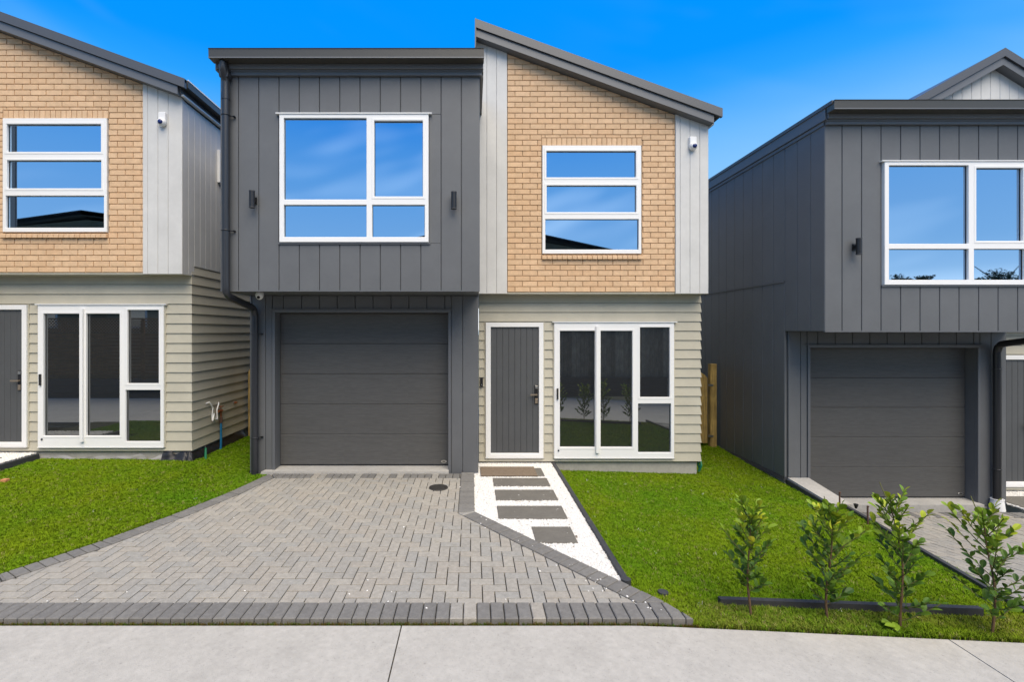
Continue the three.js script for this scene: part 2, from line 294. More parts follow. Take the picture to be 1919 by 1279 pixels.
function grass(poly, yf, density, seed, label, dry, skip) {
  const R = rng(seed), xs = poly.map(p => p[0]), ds = poly.map(p => p[1]), x0 = Math.min(...xs), x1 = Math.max(...xs), d0 = Math.min(...ds), d1 = Math.max(...ds);
  const n = lattice(seed, 32), pos = [[], [], []];
  const total = (x1 - x0) * (d1 - d0) * density;
  for (let k = 0; k < total; k++) { const x = x0 + R() * (x1 - x0), d = d0 + R() * (d1 - d0); if (!inside(poly, x, d) || (skip && skip(x, d))) continue; pos[k % 3].push([x, d]); }
  const im = new THREE.Group(); im.name = numbered('grass'); scene.add(im); tag(im, label, 'grass', null, 'stuff');
  const mm = new THREE.Matrix4(), q = new THREE.Quaternion(), up = new THREE.Vector3(0, 1, 0), c = new THREE.Color();
  pos.forEach((L, v) => {
    const I = new THREE.InstancedMesh(tuftGeo(seed * 7 + v), grassMats.g, L.length); I.name = 'grass_blades'; I.userData.kind = 'stuff'; I.castShadow = I.receiveShadow = true;
    L.forEach(([x, d], i) => {
      const s = .75 + R() * .6, sy = s * (.8 + R() * .4), dr = dry ? dry(x, d) * (R() < .5 ? 1 : .3) : 0;
      mm.compose(new THREE.Vector3(x, yf(x, d), -d), q.setFromAxisAngle(up, R() * 6.283), new THREE.Vector3(s, sy, s)); I.setMatrixAt(i, mm);
      const k = .8 + R() * .4, dye = n(x * 1.3 + 11, d * 1.3 + 3) * .5 + n(x * 4 + 2, d * 4 + 17) * .3 + R() * .2;    // patches of yellower and greener turf
      c.setRGB((.085 + .11 * dye) * k, (.215 + .04 * dye) * k, .008 * k); if (dr > 0) c.lerp(new THREE.Color().setRGB(.20, .15, .05), Math.min(.85, dr)); if (R() < .04) c.setRGB(.28, .26, .09); if (R() < .001) c.setRGB(.6, .6, .5);
      I.setColorAt(i, c);
    });
    im.add(I);
  });
  return im;
}
const lawnAv = [[-8.2, 3.57], ...driveLeft.slice(0, -1).map(p => [p[0] - .012, p[1]]), [-3.08, 7.18], [-3.44, 7.2], [-3.44, 11], [-4.33, 11], [-4.33, 7.56], [-6.74, 7.56], [-6.74, 5.2], [-8.2, 5.2]];
grass(lawnAv, lawnAY, 6600, 21, 'dense mown green grass in front of the left house');
const nDry = lattice(3, 16);
grass(lawnB, lawnY, 6600, 22, 'dense mown green grass between pebble path and right garage', (x, d) => d < 3.9 ? .35 * ss(.35, .7, nDry(x * 3, d * 5)) + .12 : 0, (x, d) => x > 2.0 && x < 4.2 && Math.abs(d - 3.885) < .02);

// ------------------------------------------------------------------ houses (all numbers are the middle house's; the others are moved copies)
const ZB = 7.574, ZW = 7.556, ZL = 7.80, ZG = 7.26, ZU = 6.417, ZD = 7.44, BACK = 13.2;
const XL = -3.403, XR = .105, XE = 3.757;                        // grey box left and right, brick half right
const GR = .2737, G0 = -3.158;                                   // grey panel joints
const roofTop = x => 7.025 - .364 * (x - .05);
const gableTop = x => x < .22 ? 7.27 + .564 * (x - .22) : 7.27 - .62 * (x - .22);

function frameShape(o, holes) { const s = new THREE.Shape(); s.moveTo(o[0], o[2]); s.lineTo(o[1], o[2]); s.lineTo(o[1], o[3]); s.lineTo(o[0], o[3]); s.closePath(); for (const h of holes) { const p = new THREE.Path(); p.moveTo(h[0], h[2]); p.lineTo(h[0], h[3]); p.lineTo(h[1], h[3]); p.lineTo(h[1], h[2]); p.closePath(); s.holes.push(p); } return s; }
const grow = (r, k) => [r[0] - k, r[1] + k, r[2] - k, r[3] + k];
function extr(shape, depth, bevel, dBack) { const g = new THREE.ExtrudeGeometry(shape, { depth: depth - 2 * bevel, bevelEnabled: bevel > 0, bevelThickness: bevel, bevelSize: bevel, bevelOffset: -bevel, bevelSegments: 1, curveSegments: 16 }); g.translate(0, 0, -dBack + bevel); return uvMetric(clean(g)); }
const R4 = (x0, x1, y0, y1, d) => [px(x0, d), px(x1, d), py(y1, d), py(y0, d)];   // photo rectangle -> metres

function house(name, offs, o, label) {
  const [dx, dy, dz] = offs, base = [1.0, -.1, -7.5];
  const g = thing(name, [base[0] + dx, base[1] + dy, base[2] - dz], label, 'house', 'row of new two storey houses');
  const R = rng(o.seed);
  const put = (nm, geo, m, parent = g) => { if (!geo) return null; geo.translate(-base[0], -base[1], -base[2]); return add(nm, geo, m, parent); };
  const group = (nm, parent = g) => { const q = new THREE.Group(); q.name = nm; parent.add(q); return q; };

  const windowUnit = (nm, outer, dFace, panes, glass, opts = {}) => {           // panes: [rect, openingSash]
    const w = group(nm);
    put('frame', extr(frameShape(outer, panes.map(p => p[1] ? grow(p[0], .030) : p[0])), .075, .004, dFace + .06), M.white, w);
    for (const [p, sash] of panes) {
      if (sash) put('sash', extr(frameShape(grow(p, .034), [p]), .045, .004, dFace + .026), M.white, w);
      put('pane', box(p[0] - .012, p[1] + .012, p[2] - .012, p[3] + .012, dFace + .024, dFace + .034), glass, w);
      const k = .006; put('glazing_gasket', extr(frameShape(grow(p, .002), [[p[0] + k, p[1] - k, p[2] + k, p[3] - k]]), .006, 0, dFace + .0235), M.black, w);
    }
    return w;
  };

  // ---------------- grey half: upper box
  const cols = [XL]; for (let k = 0; k < 12; k++) cols.push(G0 + GR * k); cols.push(XR);
  const upY0 = 2.711, upY1 = 5.66;
  const gw = R4(525.5, 803.5, 216, 455, ZU);
  const up = group('upper_cladding');
  put('backing', box(XL + .02, XR - .01, upY0 + .012, upY1, ZU + .022, ZG + .4), M.clad, up);
  for (let i = 0; i < cols.length - 1; i++) {
    const a = cols[i] + .004, b = cols[i + 1] - .004;
    let pieces = [[a, b, upY0, upY1]];
    if (b > gw[0] && a < gw[1]) {
      pieces = [[a, b, upY0, gw[2] - .012], [a, b, gw[3] + .012, upY1]];
      if (a < gw[0] - .03) pieces.push([a, gw[0] - .004, gw[2] - .012, gw[3] + .012]);
      if (b > gw[1] + .03) pieces.push([gw[1] + .004, b, gw[2] - .012, gw[3] + .012]);
    }
    for (const p of pieces) put('panel', prism(rect(...p), .022, .005, onWall(ZU + .022)), M.clad, up);
  }
  put('base_trim', box(XL + .004, XR - .004, upY0 - .012, upY0 + .004, ZU - .006, ZU + .03), M.fascia, up);
  put('soffit', box(XL + .01, XR - .01, upY0, upY0 + .02, ZU + .03, ZG + .02), M.clad);
  const sideCols = f => { const s = [f]; for (let d = f + .28; d < BACK; d += .2865) s.push(d); s.push(BACK); return s; };
  const seamY = 3.50;
  // side facing left
  const ls = group('side_cladding');
  put('backing', box(XL + .022, XL + .12, o.sideBase, upY1, ZG + .03, BACK), M.clad, ls);
  const sc = sideCols(ZU);
  for (let i = 0; i < sc.length - 1; i++) {
    const a = sc[i] + .004 + (i ? 0 : .0), b = sc[i + 1] - .004;
    if (b < ZG + .1) put('panel', prism(rect(-b, -a, upY0, upY1), .022, .005, onLeft(XL + .022)), M.clad, ls);
    else if (a < ZG) { put('panel', prism(rect(-b, -a, upY0, upY1), .022, .005, onLeft(XL + .022)), M.clad, ls); put('panel', prism(rect(-b, -ZG - .004, o.sideBase, upY0 - .004), .022, .005, onLeft(XL + .022)), M.clad, ls); }
    else { put('panel', prism(rect(-b, -a, seamY + .012, upY1), .022, .005, onLeft(XL + .022)), M.clad, ls); put('panel', prism(rect(-b, -a, o.sideBase, seamY - .012), .022, .005, onLeft(XL + .022)), M.clad, ls); }
  }
  put('seam_flashing', box(XL - .012, XL + .02, seamY - .014, seamY + .012, ZG + .01, BACK), M.fascia, ls);
  put('base_flashing', hexa([[XL - .025, o.sideBase - .06, -BACK], [XL - .025, o.sideBase - .06, -ZG + .0], [XL - .01, o.sideBase - .002, -ZG], [XL - .01, o.sideBase - .002, -BACK]], [[XL + .1, o.sideBase - .06, -BACK], [XL + .1, o.sideBase - .06, -ZG], [XL + .1, o.sideBase - .002, -ZG], [XL + .1, o.sideBase - .002, -BACK]]), M.edging, ls);
  put('footing', box(XL + .0, XL + .15, -1.0, o.sideBase - .06, ZG + .02, BACK), M.footing, ls);
  // grey window
  {
    const w = windowUnit('upper_window', gw, ZU - .022, [[R4(534, 688, 223.5, 375.5, ZU), 0], [R4(702.5, 793, 228.5, 370, ZU), 1], [R4(534, 688, 385.5, 445.5, ZU), 0], [R4(698.5, 796.5, 385.5, 445.5, ZU), 0]], M.mirror);
    put('head_flashing', box(gw[0] - .045, gw[1] + .045, gw[3] + .001, gw[3] + .014, ZU - .05, ZU + .01), M.white, w);
    put('sill_flashing', box(gw[0] - .02, gw[1] + .02, gw[2] - .024, gw[2] - .002, ZU - .02, ZU + .012), M.fascia, w);
  }
  // ---------------- grey half: garage front
  const ox0 = -3.010, ox1 = -.367, oy1 = 2.447, lowY = o.pierBase, lwX = XL + .05;
  const lo = group('garage_front');
  put('backing', merge([box(lwX + .02, ox0 - .03, lowY, upY0, ZG + .024, ZG + .5), box(ox1 + .03, XR - .015, lowY, upY0, ZG + .024, ZG + .5), box(ox0 - .03, ox1 + .03, oy1 + .03, upY0, ZG + .024, ZG + .5)]), M.clad, lo);
  for (const [a, b] of [[lwX, G0], [G0, ox0 - .045]]) put('panel', prism(rect(a + .003, b - .003, lowY, upY0 - .004), .022, .005, onWall(ZG + .022)), M.clad, lo);
  for (const [a, b] of [[ox1 + .045, cols[12]], [cols[12], XR - .008]]) put('panel', prism(rect(a + .003, b - .003, lowY, upY0 - .004), .022, .005, onWall(ZG + .022)), M.clad, lo);
  for (let i = 1; i < 12; i++) { const a = Math.max(cols[i], ox0 - .045) + .004, b = Math.min(cols[i + 1], ox1 + .045) - .004; if (b - a > .03) put('panel', prism(rect(a, b, oy1 + .05, upY0 - .004), .022, .005, onWall(ZG + .022)), M.clad, lo); }
  const sl = o.slabY;
  for (const [a, b, c, d] of [[ox0 - .042, ox0, lowY, oy1], [ox1, ox1 + .042, lowY, oy1], [ox0 - .042, ox1 + .042, oy1, oy1 + .042]]) put('opening_trim', prism(rect(a, b, c, d), .05, .004, onWall(ZG + .035)), M.fascia, lo);
  put('head_flashing', box(ox0 - .075, ox1 + .075, oy1 + .043, oy1 + .052, ZG - .035, ZG + .01), M.fascia, lo);
  put('reveal', merge([box(ox0 - .03, ox0 + .001, sl - .02, oy1, ZG + .036, ZD + .1), box(ox1 - .001, ox1 + .03, sl - .02, oy1, ZG + .036, ZD + .1), box(ox0 - .03, ox1 + .03, oy1 - .002, oy1 + .03, ZG + .036, ZD + .1)]), M.clad, lo);
  const gd = group('garage_door'), ph = (oy1 - .008 - sl - .006) / 5;
  for (let i = 0; i < 5; i++) put('panel', prism(rect(ox0 + .004, ox1 - .004, sl + .006 + ph * i + .0012, sl + .006 + ph * (i + 1) - .0012), .04, .006, onWall(ZD + .04)), M.garage, gd);
  put('bottom_seal', box(ox0 + .004, ox1 - .004, sl - .004, sl + .008, ZD + .006, ZD + .03), M.black, gd);
  put('backing', box(ox0 - .02, ox1 + .02, sl, oy1 + .02, ZD + .036, ZD + .06), M.clad, gd);
  { const e = new THREE.Shape(); e.absellipse(ox1 - .078, sl + .055, .045, .022, 0, 6.283); put('maker_badge', extr(e, .006, .001, ZD + .003), M.silver, gd); const e2 = new THREE.Shape(); e2.absellipse(ox1 - .078, sl + .055, .026, .008, 0, 6.283); put('badge_mark', extr(e2, .003, 0, ZD - .002), M.iron, gd); }
  put('garage_slab', hexa([[ox0 - .26, sl - .25, -7.165], [ox1 + .01, sl - .25, -7.165], [ox1 + .01, sl - .022, -7.165], [ox0 - .17, sl - .022, -7.165]], [[ox0 - .0, sl - .25, -ZD - .5], [ox1 + .01, sl - .25, -ZD - .5], [ox1 + .01, sl - .004, -ZD - .5], [ox0 - .0, sl - .004, -ZD - .5]]), M.slab);
  for (const [a, b] of [[lwX + .01, ox0 - .05], [ox1 + .06, XR - .02]]) put('pier_footing', box(a, b, lowY - .5, lowY - .002, ZG + .01, ZG + .4), M.footing, lo);

  // ---------------- grey roof edge, gutter, downpipe
  const rf = group('flat_roof');
  put('roof_sheet', box(XL - .03, .15, 5.80, 5.835, 6.27, BACK + .1), M.roof, rf);
  put('fascia', extr(frameShape([XL - .012, .148, 5.665, 5.80], []), .03, .004, 6.36), M.fascia, rf);
  put('lower_fascia', box(XL + .002, .13, 5.60, 5.655, 6.375, 6.415), M.fascia, rf);
  put('eave_soffit', box(XL - .01, .148, 5.645, 5.668, 6.36, 6.43), M.fascia, rf);
  put('side_barge', box(XL - .035, XL + .02, 5.66, 5.815, 6.36, BACK), M.fascia, rf); put('side_barge', box(.112, .150, 5.60, 5.80, 6.43, ZB + .2), M.fascia, rf);
  put('side_trim', box(XL - .016, XL + .02, 5.605, 5.655, 6.42, BACK), M.fascia, rf);
  put('side_capping', box(XL - .05, XL + .04, 5.815, 5.862, 6.22, BACK), M.roof, rf);
  { // quad gutter: profile in (depth, height)
    const prof = [[6.205, 5.73], [6.195, 5.745], [6.19, 5.842], [6.18, 5.852], [6.20, 5.856], [6.21, 5.846], [6.33, 5.84], [6.33, 5.73]].map(p => [-p[0], p[1]]);
    const s = new THREE.Shape(prof.map(p => new THREE.Vector2(p[0], p[1]))); const gg = new THREE.ExtrudeGeometry(s, { depth: .153 - (XL - .035), bevelEnabled: false }); gg.rotateY(Math.PI / 2); // shape x -> -z
    gg.applyMatrix4(new THREE.Matrix4().makeScale(1, 1, -1)); const id = clean(gg); const pa = id.attributes.position.array; for (let i = 0; i < pa.length; i += 9) for (let k = 0; k < 3; k++) { const t = pa[i + 3 + k]; pa[i + 3 + k] = pa[i + 6 + k]; pa[i + 6 + k] = t; }
    id.computeVertexNormals(); id.translate(XL - .035, 0, 0); put('gutter', uvMetric(id), M.gutter, rf);
    put('gutter_lip', box(XL - .035, .153, 5.728, 5.742, 6.188, 6.20), M.fascia, rf);
  }
  const pxx = o.pipeX, dp = group('downpipe');
  put('pipe', merge([tube([[pxx, 5.72, -6.27], [pxx, 5.62, -6.28], [pxx, 5.50, -6.335], [pxx, 5.38, -6.345], [pxx, 2.82, -6.345], [pxx, 2.68, -6.36], [pxx, 2.63, -6.43], [pxx, 2.60, -6.60], [pxx, 2.53, -7.02], [pxx, 2.50, -7.15], [pxx, 2.40, -7.19], [pxx, 2.25, -7.19], [pxx, lowY + .01, -7.19]], .05, 120, 14)]), o.pipeMat || M.pipe, dp);
  put('rainhead', prism([[pxx - .035, 5.73], [pxx - .062, 5.56], [pxx - .052, 5.53], [pxx + .052, 5.53], [pxx + .062, 5.56], [pxx + .035, 5.73]], .11, .006, onWall(6.39)), M.pipe, dp);
  for (const [y, d] of [[5.05, 6.345], [3.51, 6.345], [2.12, 7.19], [.55, 7.19]]) { const c = new THREE.TorusGeometry(.054, .007, 6, 16); c.rotateX(Math.PI / 2); c.translate(pxx, y, -d); put('clip', merge([uvMetric(c), box(pxx + .04, pxx + .10, y - .006, y + .006, d + .03, d + .045), box(pxx + .075, pxx + .10, y - .008, y + .008, d + .03, d + .075)]), M.pipe, dp); }
  { const c = new THREE.CylinderGeometry(.056, .056, .09, 16); c.translate(pxx, 5.30, -6.345); put('socket', uvMetric(c), M.pipe, dp); }

  // ---------------- brick half: upper storey
  const topOf = o.gable ? gableTop : roofTop, thick = .25, bY0 = 2.783, wY0 = 2.757;
  const roofCut = o.gable ? [[[-2.6, gableTop(-2.6) - thick], [.22, 7.27 - thick]], [[.22, 7.27 - thick], [3.9, gableTop(3.9) - thick]]] : [[[0, roofTop(0) - thick], [3.9, roofTop(3.9) - thick]]];
  const under = (P, k = 0) => { for (const [a, b] of roofCut) P = clipHalf(P, [b[0], b[1] - k], [a[0], a[1] - k]); return P; };
  put('upper_core', prism(under(rect(.11, XE - .03, wY0 + .03, 7.4), .01), BACK - 7.62, 0, onWall(BACK)), M.whiteClad);
  const whiteCols = (x0, x1, ys, nm, edge) => {
    const q = group(nm); let x = x0, first = true; const w = .1555;
    put('backing', prism(under(rect(x0 + .01, x1 - .005, ys + .01, 7.6), .004), .04, 0, onWall(ZW + .062)), M.whiteClad, q);
    const cuts = edge === 'r' ? [x0, x0 + .075, x0 + .075 + .1555, x0 + .075 + .311, x1] : (() => { const c = [x1]; for (let v = x1 - .17; v > x0 + .04; v -= w) c.push(v); c.push(x0); return c.reverse(); })();
    for (let i = 0; i < cuts.length - 1; i++) { const P = under(rect(cuts[i] + .0018, cuts[i + 1] - .0018, ys, 7.6)); if (P.length > 2) put('panel', prism(P, .022, .004, onWall(ZW + .022)), M.whiteClad, q); }
    return q;
  };
  const bs = o.bs || 0, lsh = o.lsh || 0, mv = (r, k) => [r[0] + k, r[1] + k, r[2], r[3]];
  if (o.gable) whiteCols(-2.6, XE, 4.6, 'gable_wall', 'l');
  else {
    whiteCols(.06, .556 + bs, wY0, 'white_cladding', 'l'); whiteCols(3.232 + bs, XE, wY0, 'white_cladding', 'r');
    // brickwork
    const BW = .24, BH = .0866, fx0 = .562 + bs, fx1 = 3.226 + bs, bw = group('brick_wall');
    const win = mv(R4(1016, 1201, 273.5, 476, ZB), bs), wy0 = bY0 + BH * 7, wy1 = bY0 + BH * 27, lin1 = wy1 + .122;
    const wx0 = px(1015, ZB) + bs, wx1 = px(1202.5, ZB) + bs;
    const holes = rect(wx0, wx1, wy0 - BH, lin1);
    put('mortar', (() => { const s = new THREE.Shape(under(rect(fx0, fx1, bY0 - .004, 7.2), .006).map(p => new THREE.Vector2(...p))); const h = new THREE.Path(); h.moveTo(wx0, wy0); h.lineTo(wx0, wy1); h.lineTo(wx1, wy1); h.lineTo(wx1, wy0); h.closePath(); s.holes.push(h); return extr(s, .06, 0, ZB + .068); })(), M.mortar, bw);
    const full = prism(rect(-.115, .115, -.038, .038), .03, .003, onWall(0)); const L = [];
    const brickAt = (P, m) => { P = tidy(P); if (P.length < 3 || Math.abs(area(P)) < .0008) return; L.push([P, m]); };
    for (let r = 0; r < 46; r++) for (let c = -1; c < 13; c++) {
      const x = fx0 + .118 + c * BW + (r % 2 ? -.12 : 0), y = bY0 + r * BH; let P = rect(x + .005, x + BW - .005, y + .005, y + BH - .005);
      P = clipPoly(P, rect(fx0, fx1, bY0 - .01, 8)); P = under(P, .008); if (P.length < 3) continue;
      const xs = P.map(p => p[0]), a = Math.min(...xs), b = Math.max(...xs), ys = P.map(p => p[1]), ya = Math.min(...ys), yb = Math.max(...ys);
      if (yb > wy0 - BH + .01 && ya < lin1 - .01 && b > wx0 && a < wx1) {
        if (a < wx0) brickAt(clipPoly(P, rect(-9, wx0 - .006, -9, 9)), 0); if (b > wx1) brickAt(clipPoly(P, rect(wx1 + .006, 9, -9, 9)), 0);
        if (yb > lin1 + .02) brickAt(clipPoly(P, rect(wx0, wx1, lin1 + .006, 9)), 0);
      } else brickAt(P, 0);
    }
    for (const [P] of L) { const geo = prism(P, .03, .003, onWall(ZB + .024 + R() * .002)); put('brick', geo, pick(M.bricks, R), bw); }
    const nl = 20, lw = (wx1 - wx0) / nl;
    for (let i = 0; i < nl; i++) put('lintel_brick', prism(rect(wx0 + i * lw + .004, wx0 + (i + 1) * lw - .004, wy1 + .004, lin1 - .002), .03, .003, onWall(ZB + .024 + R() * .002)), pick(M.bricks, R), bw);
    for (let i = 0; i < nl; i++) { const a = wx0 + i * lw + .004, b = wx0 + (i + 1) * lw - .004, y0 = wy0 - BH + .004, y1 = wy0 - .002; put('sill_brick', hexa([[a, y0, -ZB + .045], [b, y0, -ZB + .045], [b, y1 - .03, -ZB + .045], [a, y1 - .03, -ZB + .045]], [[a, y0, -ZB - .05], [b, y0, -ZB - .05], [b, y1, -ZB - .05], [a, y1, -ZB - .05]]), pick(M.bricks, R), bw); }
    put('lintel_bar', box(wx0 - .02, wx1 + .02, wy1 - .008, wy1 + .003, ZB + .004, ZB + .05), M.edging, bw);
    put('soffit', box(fx0, fx1, bY0 - .03, bY0 - .005, ZB + .01, ZL + .1), M.cream);
    windowUnit('upper_window', win, ZB - .004, [[mv(R4(1023.5, 1191, 284, 333.5, ZB), bs), 1], [mv(R4(1024, 1191.5, 348.5, 398.5, ZB), bs), 1], [mv(R4(1021.5, 1196, 411.5, 468.5, ZB), bs), 0]], M.mirror);
  }
  // side wall facing right
  const rs = group('right_side_cladding'), tR = topOf(XE) - thick - .03, sideSeam = 2.915;
  put('side_core', merge([box(XE - .12, XE - .022, sideSeam - .1, tR, ZL, BACK), box(XE - .12, XE - .022, wY0 + .02, tR, ZW + .03, ZL)]), M.whiteClad, rs);
  for (let d = ZW + .001, i = 0; d < BACK - .02; d += .158, i++) { const y0 = d < ZL - .05 ? wY0 : sideSeam; put('panel', prism(rect(d + .002, Math.min(BACK, d + .156), y0, tR), .02, .004, onRight(XE - .021)), M.whiteClad, rs); }
  if (o.sideWindow) { const w = group('side_window'), f = rect(8.55, 9.4, 4.46, 5.02); put('frame', prism(f, .05, .004, onRight(XE - .01)), M.white, w); put('pane', prism(rect(8.61, 9.34, 4.52, 4.96), .008, 0, onRight(XE + .037)), M.mirror, w); }
  // roof with barge
  const mono = group(o.gable ? 'gable_roof' : 'pitched_roof');
  const band = (x0, x1, k0, k1, d0, d1) => { const f = topOf; return hexa([[x0, f(x0) - k1, -d0], [x1, f(x1) - k1, -d0], [x1, f(x1) - k0, -d0], [x0, f(x0) - k0, -d0]], [[x0, f(x0) - k1, -d1], [x1, f(x1) - k1, -d1], [x1, f(x1) - k0, -d1], [x0, f(x0) - k0, -d1]]); };
  const runs = o.gable ? [[-2.7, .22], [.22, 3.9]] : [[.05, 3.892]];
  for (const [a, b] of runs) {
    put('roof_sheet', band(a, b, .0, .05, 7.40, BACK + .2), M.roof, mono);
    put('barge_capping', band(a, b, -.004, .130, 7.385, 7.44), M.roof, mono);
    put('barge_board', band(a, b - (b > 3 ? .12 : 0), .136, .256, 7.415, 7.50), M.fascia, mono);
    put('barge_soffit', band(a + .02, b - .12, .235, .252, 7.50, ZW + .03), M.fascia, mono);
    put('rafter_core', band(a + .03, b - .16, .05, .24, 7.50, BACK), M.whiteClad, mono);
  }
  if (!o.gable) put('ridge_flashing', box(.042, .06, roofTop(.05) - .45, roofTop(.05) + .004, 7.384, BACK), M.roof, mono);
  { const ye = topOf(3.80) - .02, eg = group('eave_gutter'); put('gutter', box(XE + .035, XE + .145, ye - .11, ye, 7.46, BACK), M.gutter, eg); put('gutter_lip', box(XE + .143, XE + .152, ye - .012, ye + .006, 7.455, BACK), M.white, eg); put('fascia', box(XE + .01, XE + .034, ye - .19, ye - .01, 7.47, BACK), M.fascia, eg); put('eave_flashing', box(XE + .0, XE + .06, ye - .215, ye - .192, 7.5, BACK), M.white, eg); }

  // ---------------- brick half: ground floor weatherboards
  const BP = .1533, b0 = .022, xl = XR + .004, dr = mv(R4(910, 1018, 605, 857.5, ZL), lsh), sw = mv(R4(1038, 1262, 605, 857.5, ZL), lsh), wb = group('weatherboards');
  put('backing', box(xl, XE - .02, b0 - .02, 2.80, ZL + .03, ZL + .2), M.cream, wb);
  const board = (x0, x1, y, h, rEnd) => hexa([[x0, y, -ZL + .003], [x1, y, -ZL + .003], [x1 - (rEnd ? .016 : 0), y + h, -ZL - .014], [x0, y + h, -ZL - .014]], [[x0, y, -ZL - .03], [x1, y, -ZL - .03], [x1 - (rEnd ? .016 : 0), y + h, -ZL - .03], [x0, y + h, -ZL - .03]]);
  for (let r = 0; r < 18; r++) {
    const y = b0 + r * BP, h = Math.min(BP - .0045, 2.775 - y), yt = y + h; if (h < .02) continue;
    const segs = [];
    if (y > dr[3] - .03) segs.push([xl, XE + .006, y, h]);
    else {
      segs.push([xl, dr[0] - .018, y, h], [dr[1] + .018, sw[0] - .018, y, h], [sw[1] + .018, XE + .006, y, h]);
      if (yt > dr[3] + .03) { segs.push([dr[0] - .018, dr[1] + .018, dr[3] + .03, yt - dr[3] - .03], [sw[0] - .018, sw[1] + .018, dr[3] + .03, yt - dr[3] - .03]); }
      if (r === 0) segs.push([dr[0] - .018, dr[1] + .018, y, dr[2] - y - .004], [sw[0] - .018, sw[1] + .018, y, sw[2] - y - .004]);
    }
    for (const [a, b, yy, hh] of segs) if (b - a > .02 && hh > .012) put('board', board(a, b, yy, hh, b > XE), M.cream, wb);
  }
  for (const x of [dr[0] - .019, dr[1] + .001, sw[0] - .019, sw[1] + .001]) put('facing', box(x, x + .018, dr[2] - .02, dr[3] + .012, ZL - .006, ZL + .03), M.cream, wb);
  const rb = group('side_weatherboards');
  put('backing', box(XE - .2, XE - .03, b0 - .02, sideSeam + .0, ZL + .03, BACK), M.cream, rb);
  for (let r = 0; r < 19; r++) { const y = b0 + r * BP, h = Math.min(BP - .0045, sideSeam - .01 - y); if (h < .02) continue; put('board', hexa([[XE + .006, y, -ZL - .0], [XE + .006, y, -BACK], [XE - .012, y + h, -BACK], [XE - .012, y + h, -ZL - .014]], [[XE - .03, y, -ZL - .0], [XE - .03, y, -BACK], [XE - .03, y + h, -BACK], [XE - .03, y + h, -ZL - .014]]), M.cream, rb); }
  put('footing', box(XR, XE - .05, -.6, b0 - .004, ZL + .05, BACK), M.footing);
  put('cantilever_soffit', box(.11, XE - .002, wY0 + .003, wY0 + .022, ZW + .024, ZL + .04), M.cream);
  // front door
  const fd = group('front_door'), leaf = mv(R4(919.5, 1009.5, 613.5, 849.5, ZL), lsh);
  put('frame', extr(frameShape(dr, [leaf]), .09, .005, ZL + .06), M.white, fd);
  put('leaf', box(leaf[0] - .01, leaf[1] + .01, leaf[2] - .01, leaf[3] + .01, ZL + .012, ZL + .05), M.door, fd);
  const pw = (leaf[1] - leaf[0]) / 8; for (let i = 0; i < 8; i++) put('plank', prism(rect(leaf[0] + i * pw + .001, leaf[0] + (i + 1) * pw - .001, leaf[2] + .001, leaf[3] - .001), .012, .004, onWall(ZL + .012)), M.door, fd);
  const hx = px(1004.5, ZL) + lsh, hp = py(739.5, ZL);
  put('lock_plate', prism(rect(hx - .026, hx + .026, py(757.5, ZL), py(722, ZL)), .018, .004, onWall(ZL)), M.black, fd);
  put('keypad', prism(rect(hx - .018, hx + .024, py(728.5, ZL), py(723, ZL)), .026, .003, onWall(ZL)), M.silver, fd);
  put('lock_case', prism(rect(hx - .020, hx + .022, py(756.5, ZL), py(747, ZL)), .026, .004, onWall(ZL)), M.bronze, fd);
  put('handle', merge([box(hx - .10, hx + .014, hp - .012, hp + .010, ZL - .065, ZL - .048), box(hx - .010, hx + .014, hp - .012, hp + .010, ZL - .05, ZL - .016)]), M.bronze, fd);
  put('door_sill', box(dr[0], dr[1], dr[2] - .012, dr[2] - .001, ZL - .03, ZL + .02), M.white, fd);
  // sliding door with side window
  const q = (a, b, c, d) => mv(R4(a, b, c, d, ZL), lsh);
  const sd = windowUnit('sliding_door', sw, ZL - .012, [[q(1048.5, 1114, 620.5, 838), 1], [q(1124.5, 1184, 620.5, 838), 1], [q(1198, 1253.5, 614, 744.5), 1], [q(1194.5, 1256, 756.5, 848), 0]], M.dark);
  put('head_flashing', box(sw[0] - .03, sw[1] + .045, sw[3] + .001, sw[3] + .016, ZL - .045, ZL + .02), M.white, sd);
  put('meeting_stile', box(px(1115.5, ZL) + lsh, px(1121, ZL) + lsh, py(848, ZL), py(612, ZL), ZL - .062, ZL - .03), M.white, sd);
  put('pull_handle', prism(rect(px(1042.6, ZL) + lsh, px(1045.4, ZL) + lsh, py(748, ZL), py(728, ZL)), .03, .003, onWall(ZL - .028)), M.black, sd);
  { const c = new THREE.CylinderGeometry(.013, .013, .012, 12); c.rotateX(Math.PI / 2); c.translate(px(1046, ZL) + lsh, py(844, ZL), -ZL + .034); put('lock_button', uvMetric(c), M.black, sd); }
  put('door_sill', box(sw[0], sw[1], sw[2] - .014, sw[2] - .001, ZL - .035, ZL + .02), M.white, sd);
  if (o.gable) put('upper_front', box(XR, XE - .03, 2.76, 4.7, ZW + .03, ZW + .12), M.whiteClad);
  return g;
}

house('house', offA, { seed: 31, sideBase: 0, pierBase: -.05, slabY: .063, pipeX: -3.29, sideWindow: true, bs: -.075, lsh: .03 }, 'two storey brick house with polythene at its footing and a tap on its side wall');
house('house', offB, { seed: 32, sideBase: -.02, pierBase: -.045, slabY: .063, pipeX: -3.29 }, 'two storey house of grey cladding and tan brick behind the wide paved drive');
house('house', offC, { seed: 33, sideBase: .40, pierBase: -.06, slabY: .02, pipeX: -.13, pipeMat: M.blackPipe, gable: true }, 'dark grey house with gabled roof behind the four small shrubs');
console.log('houses');

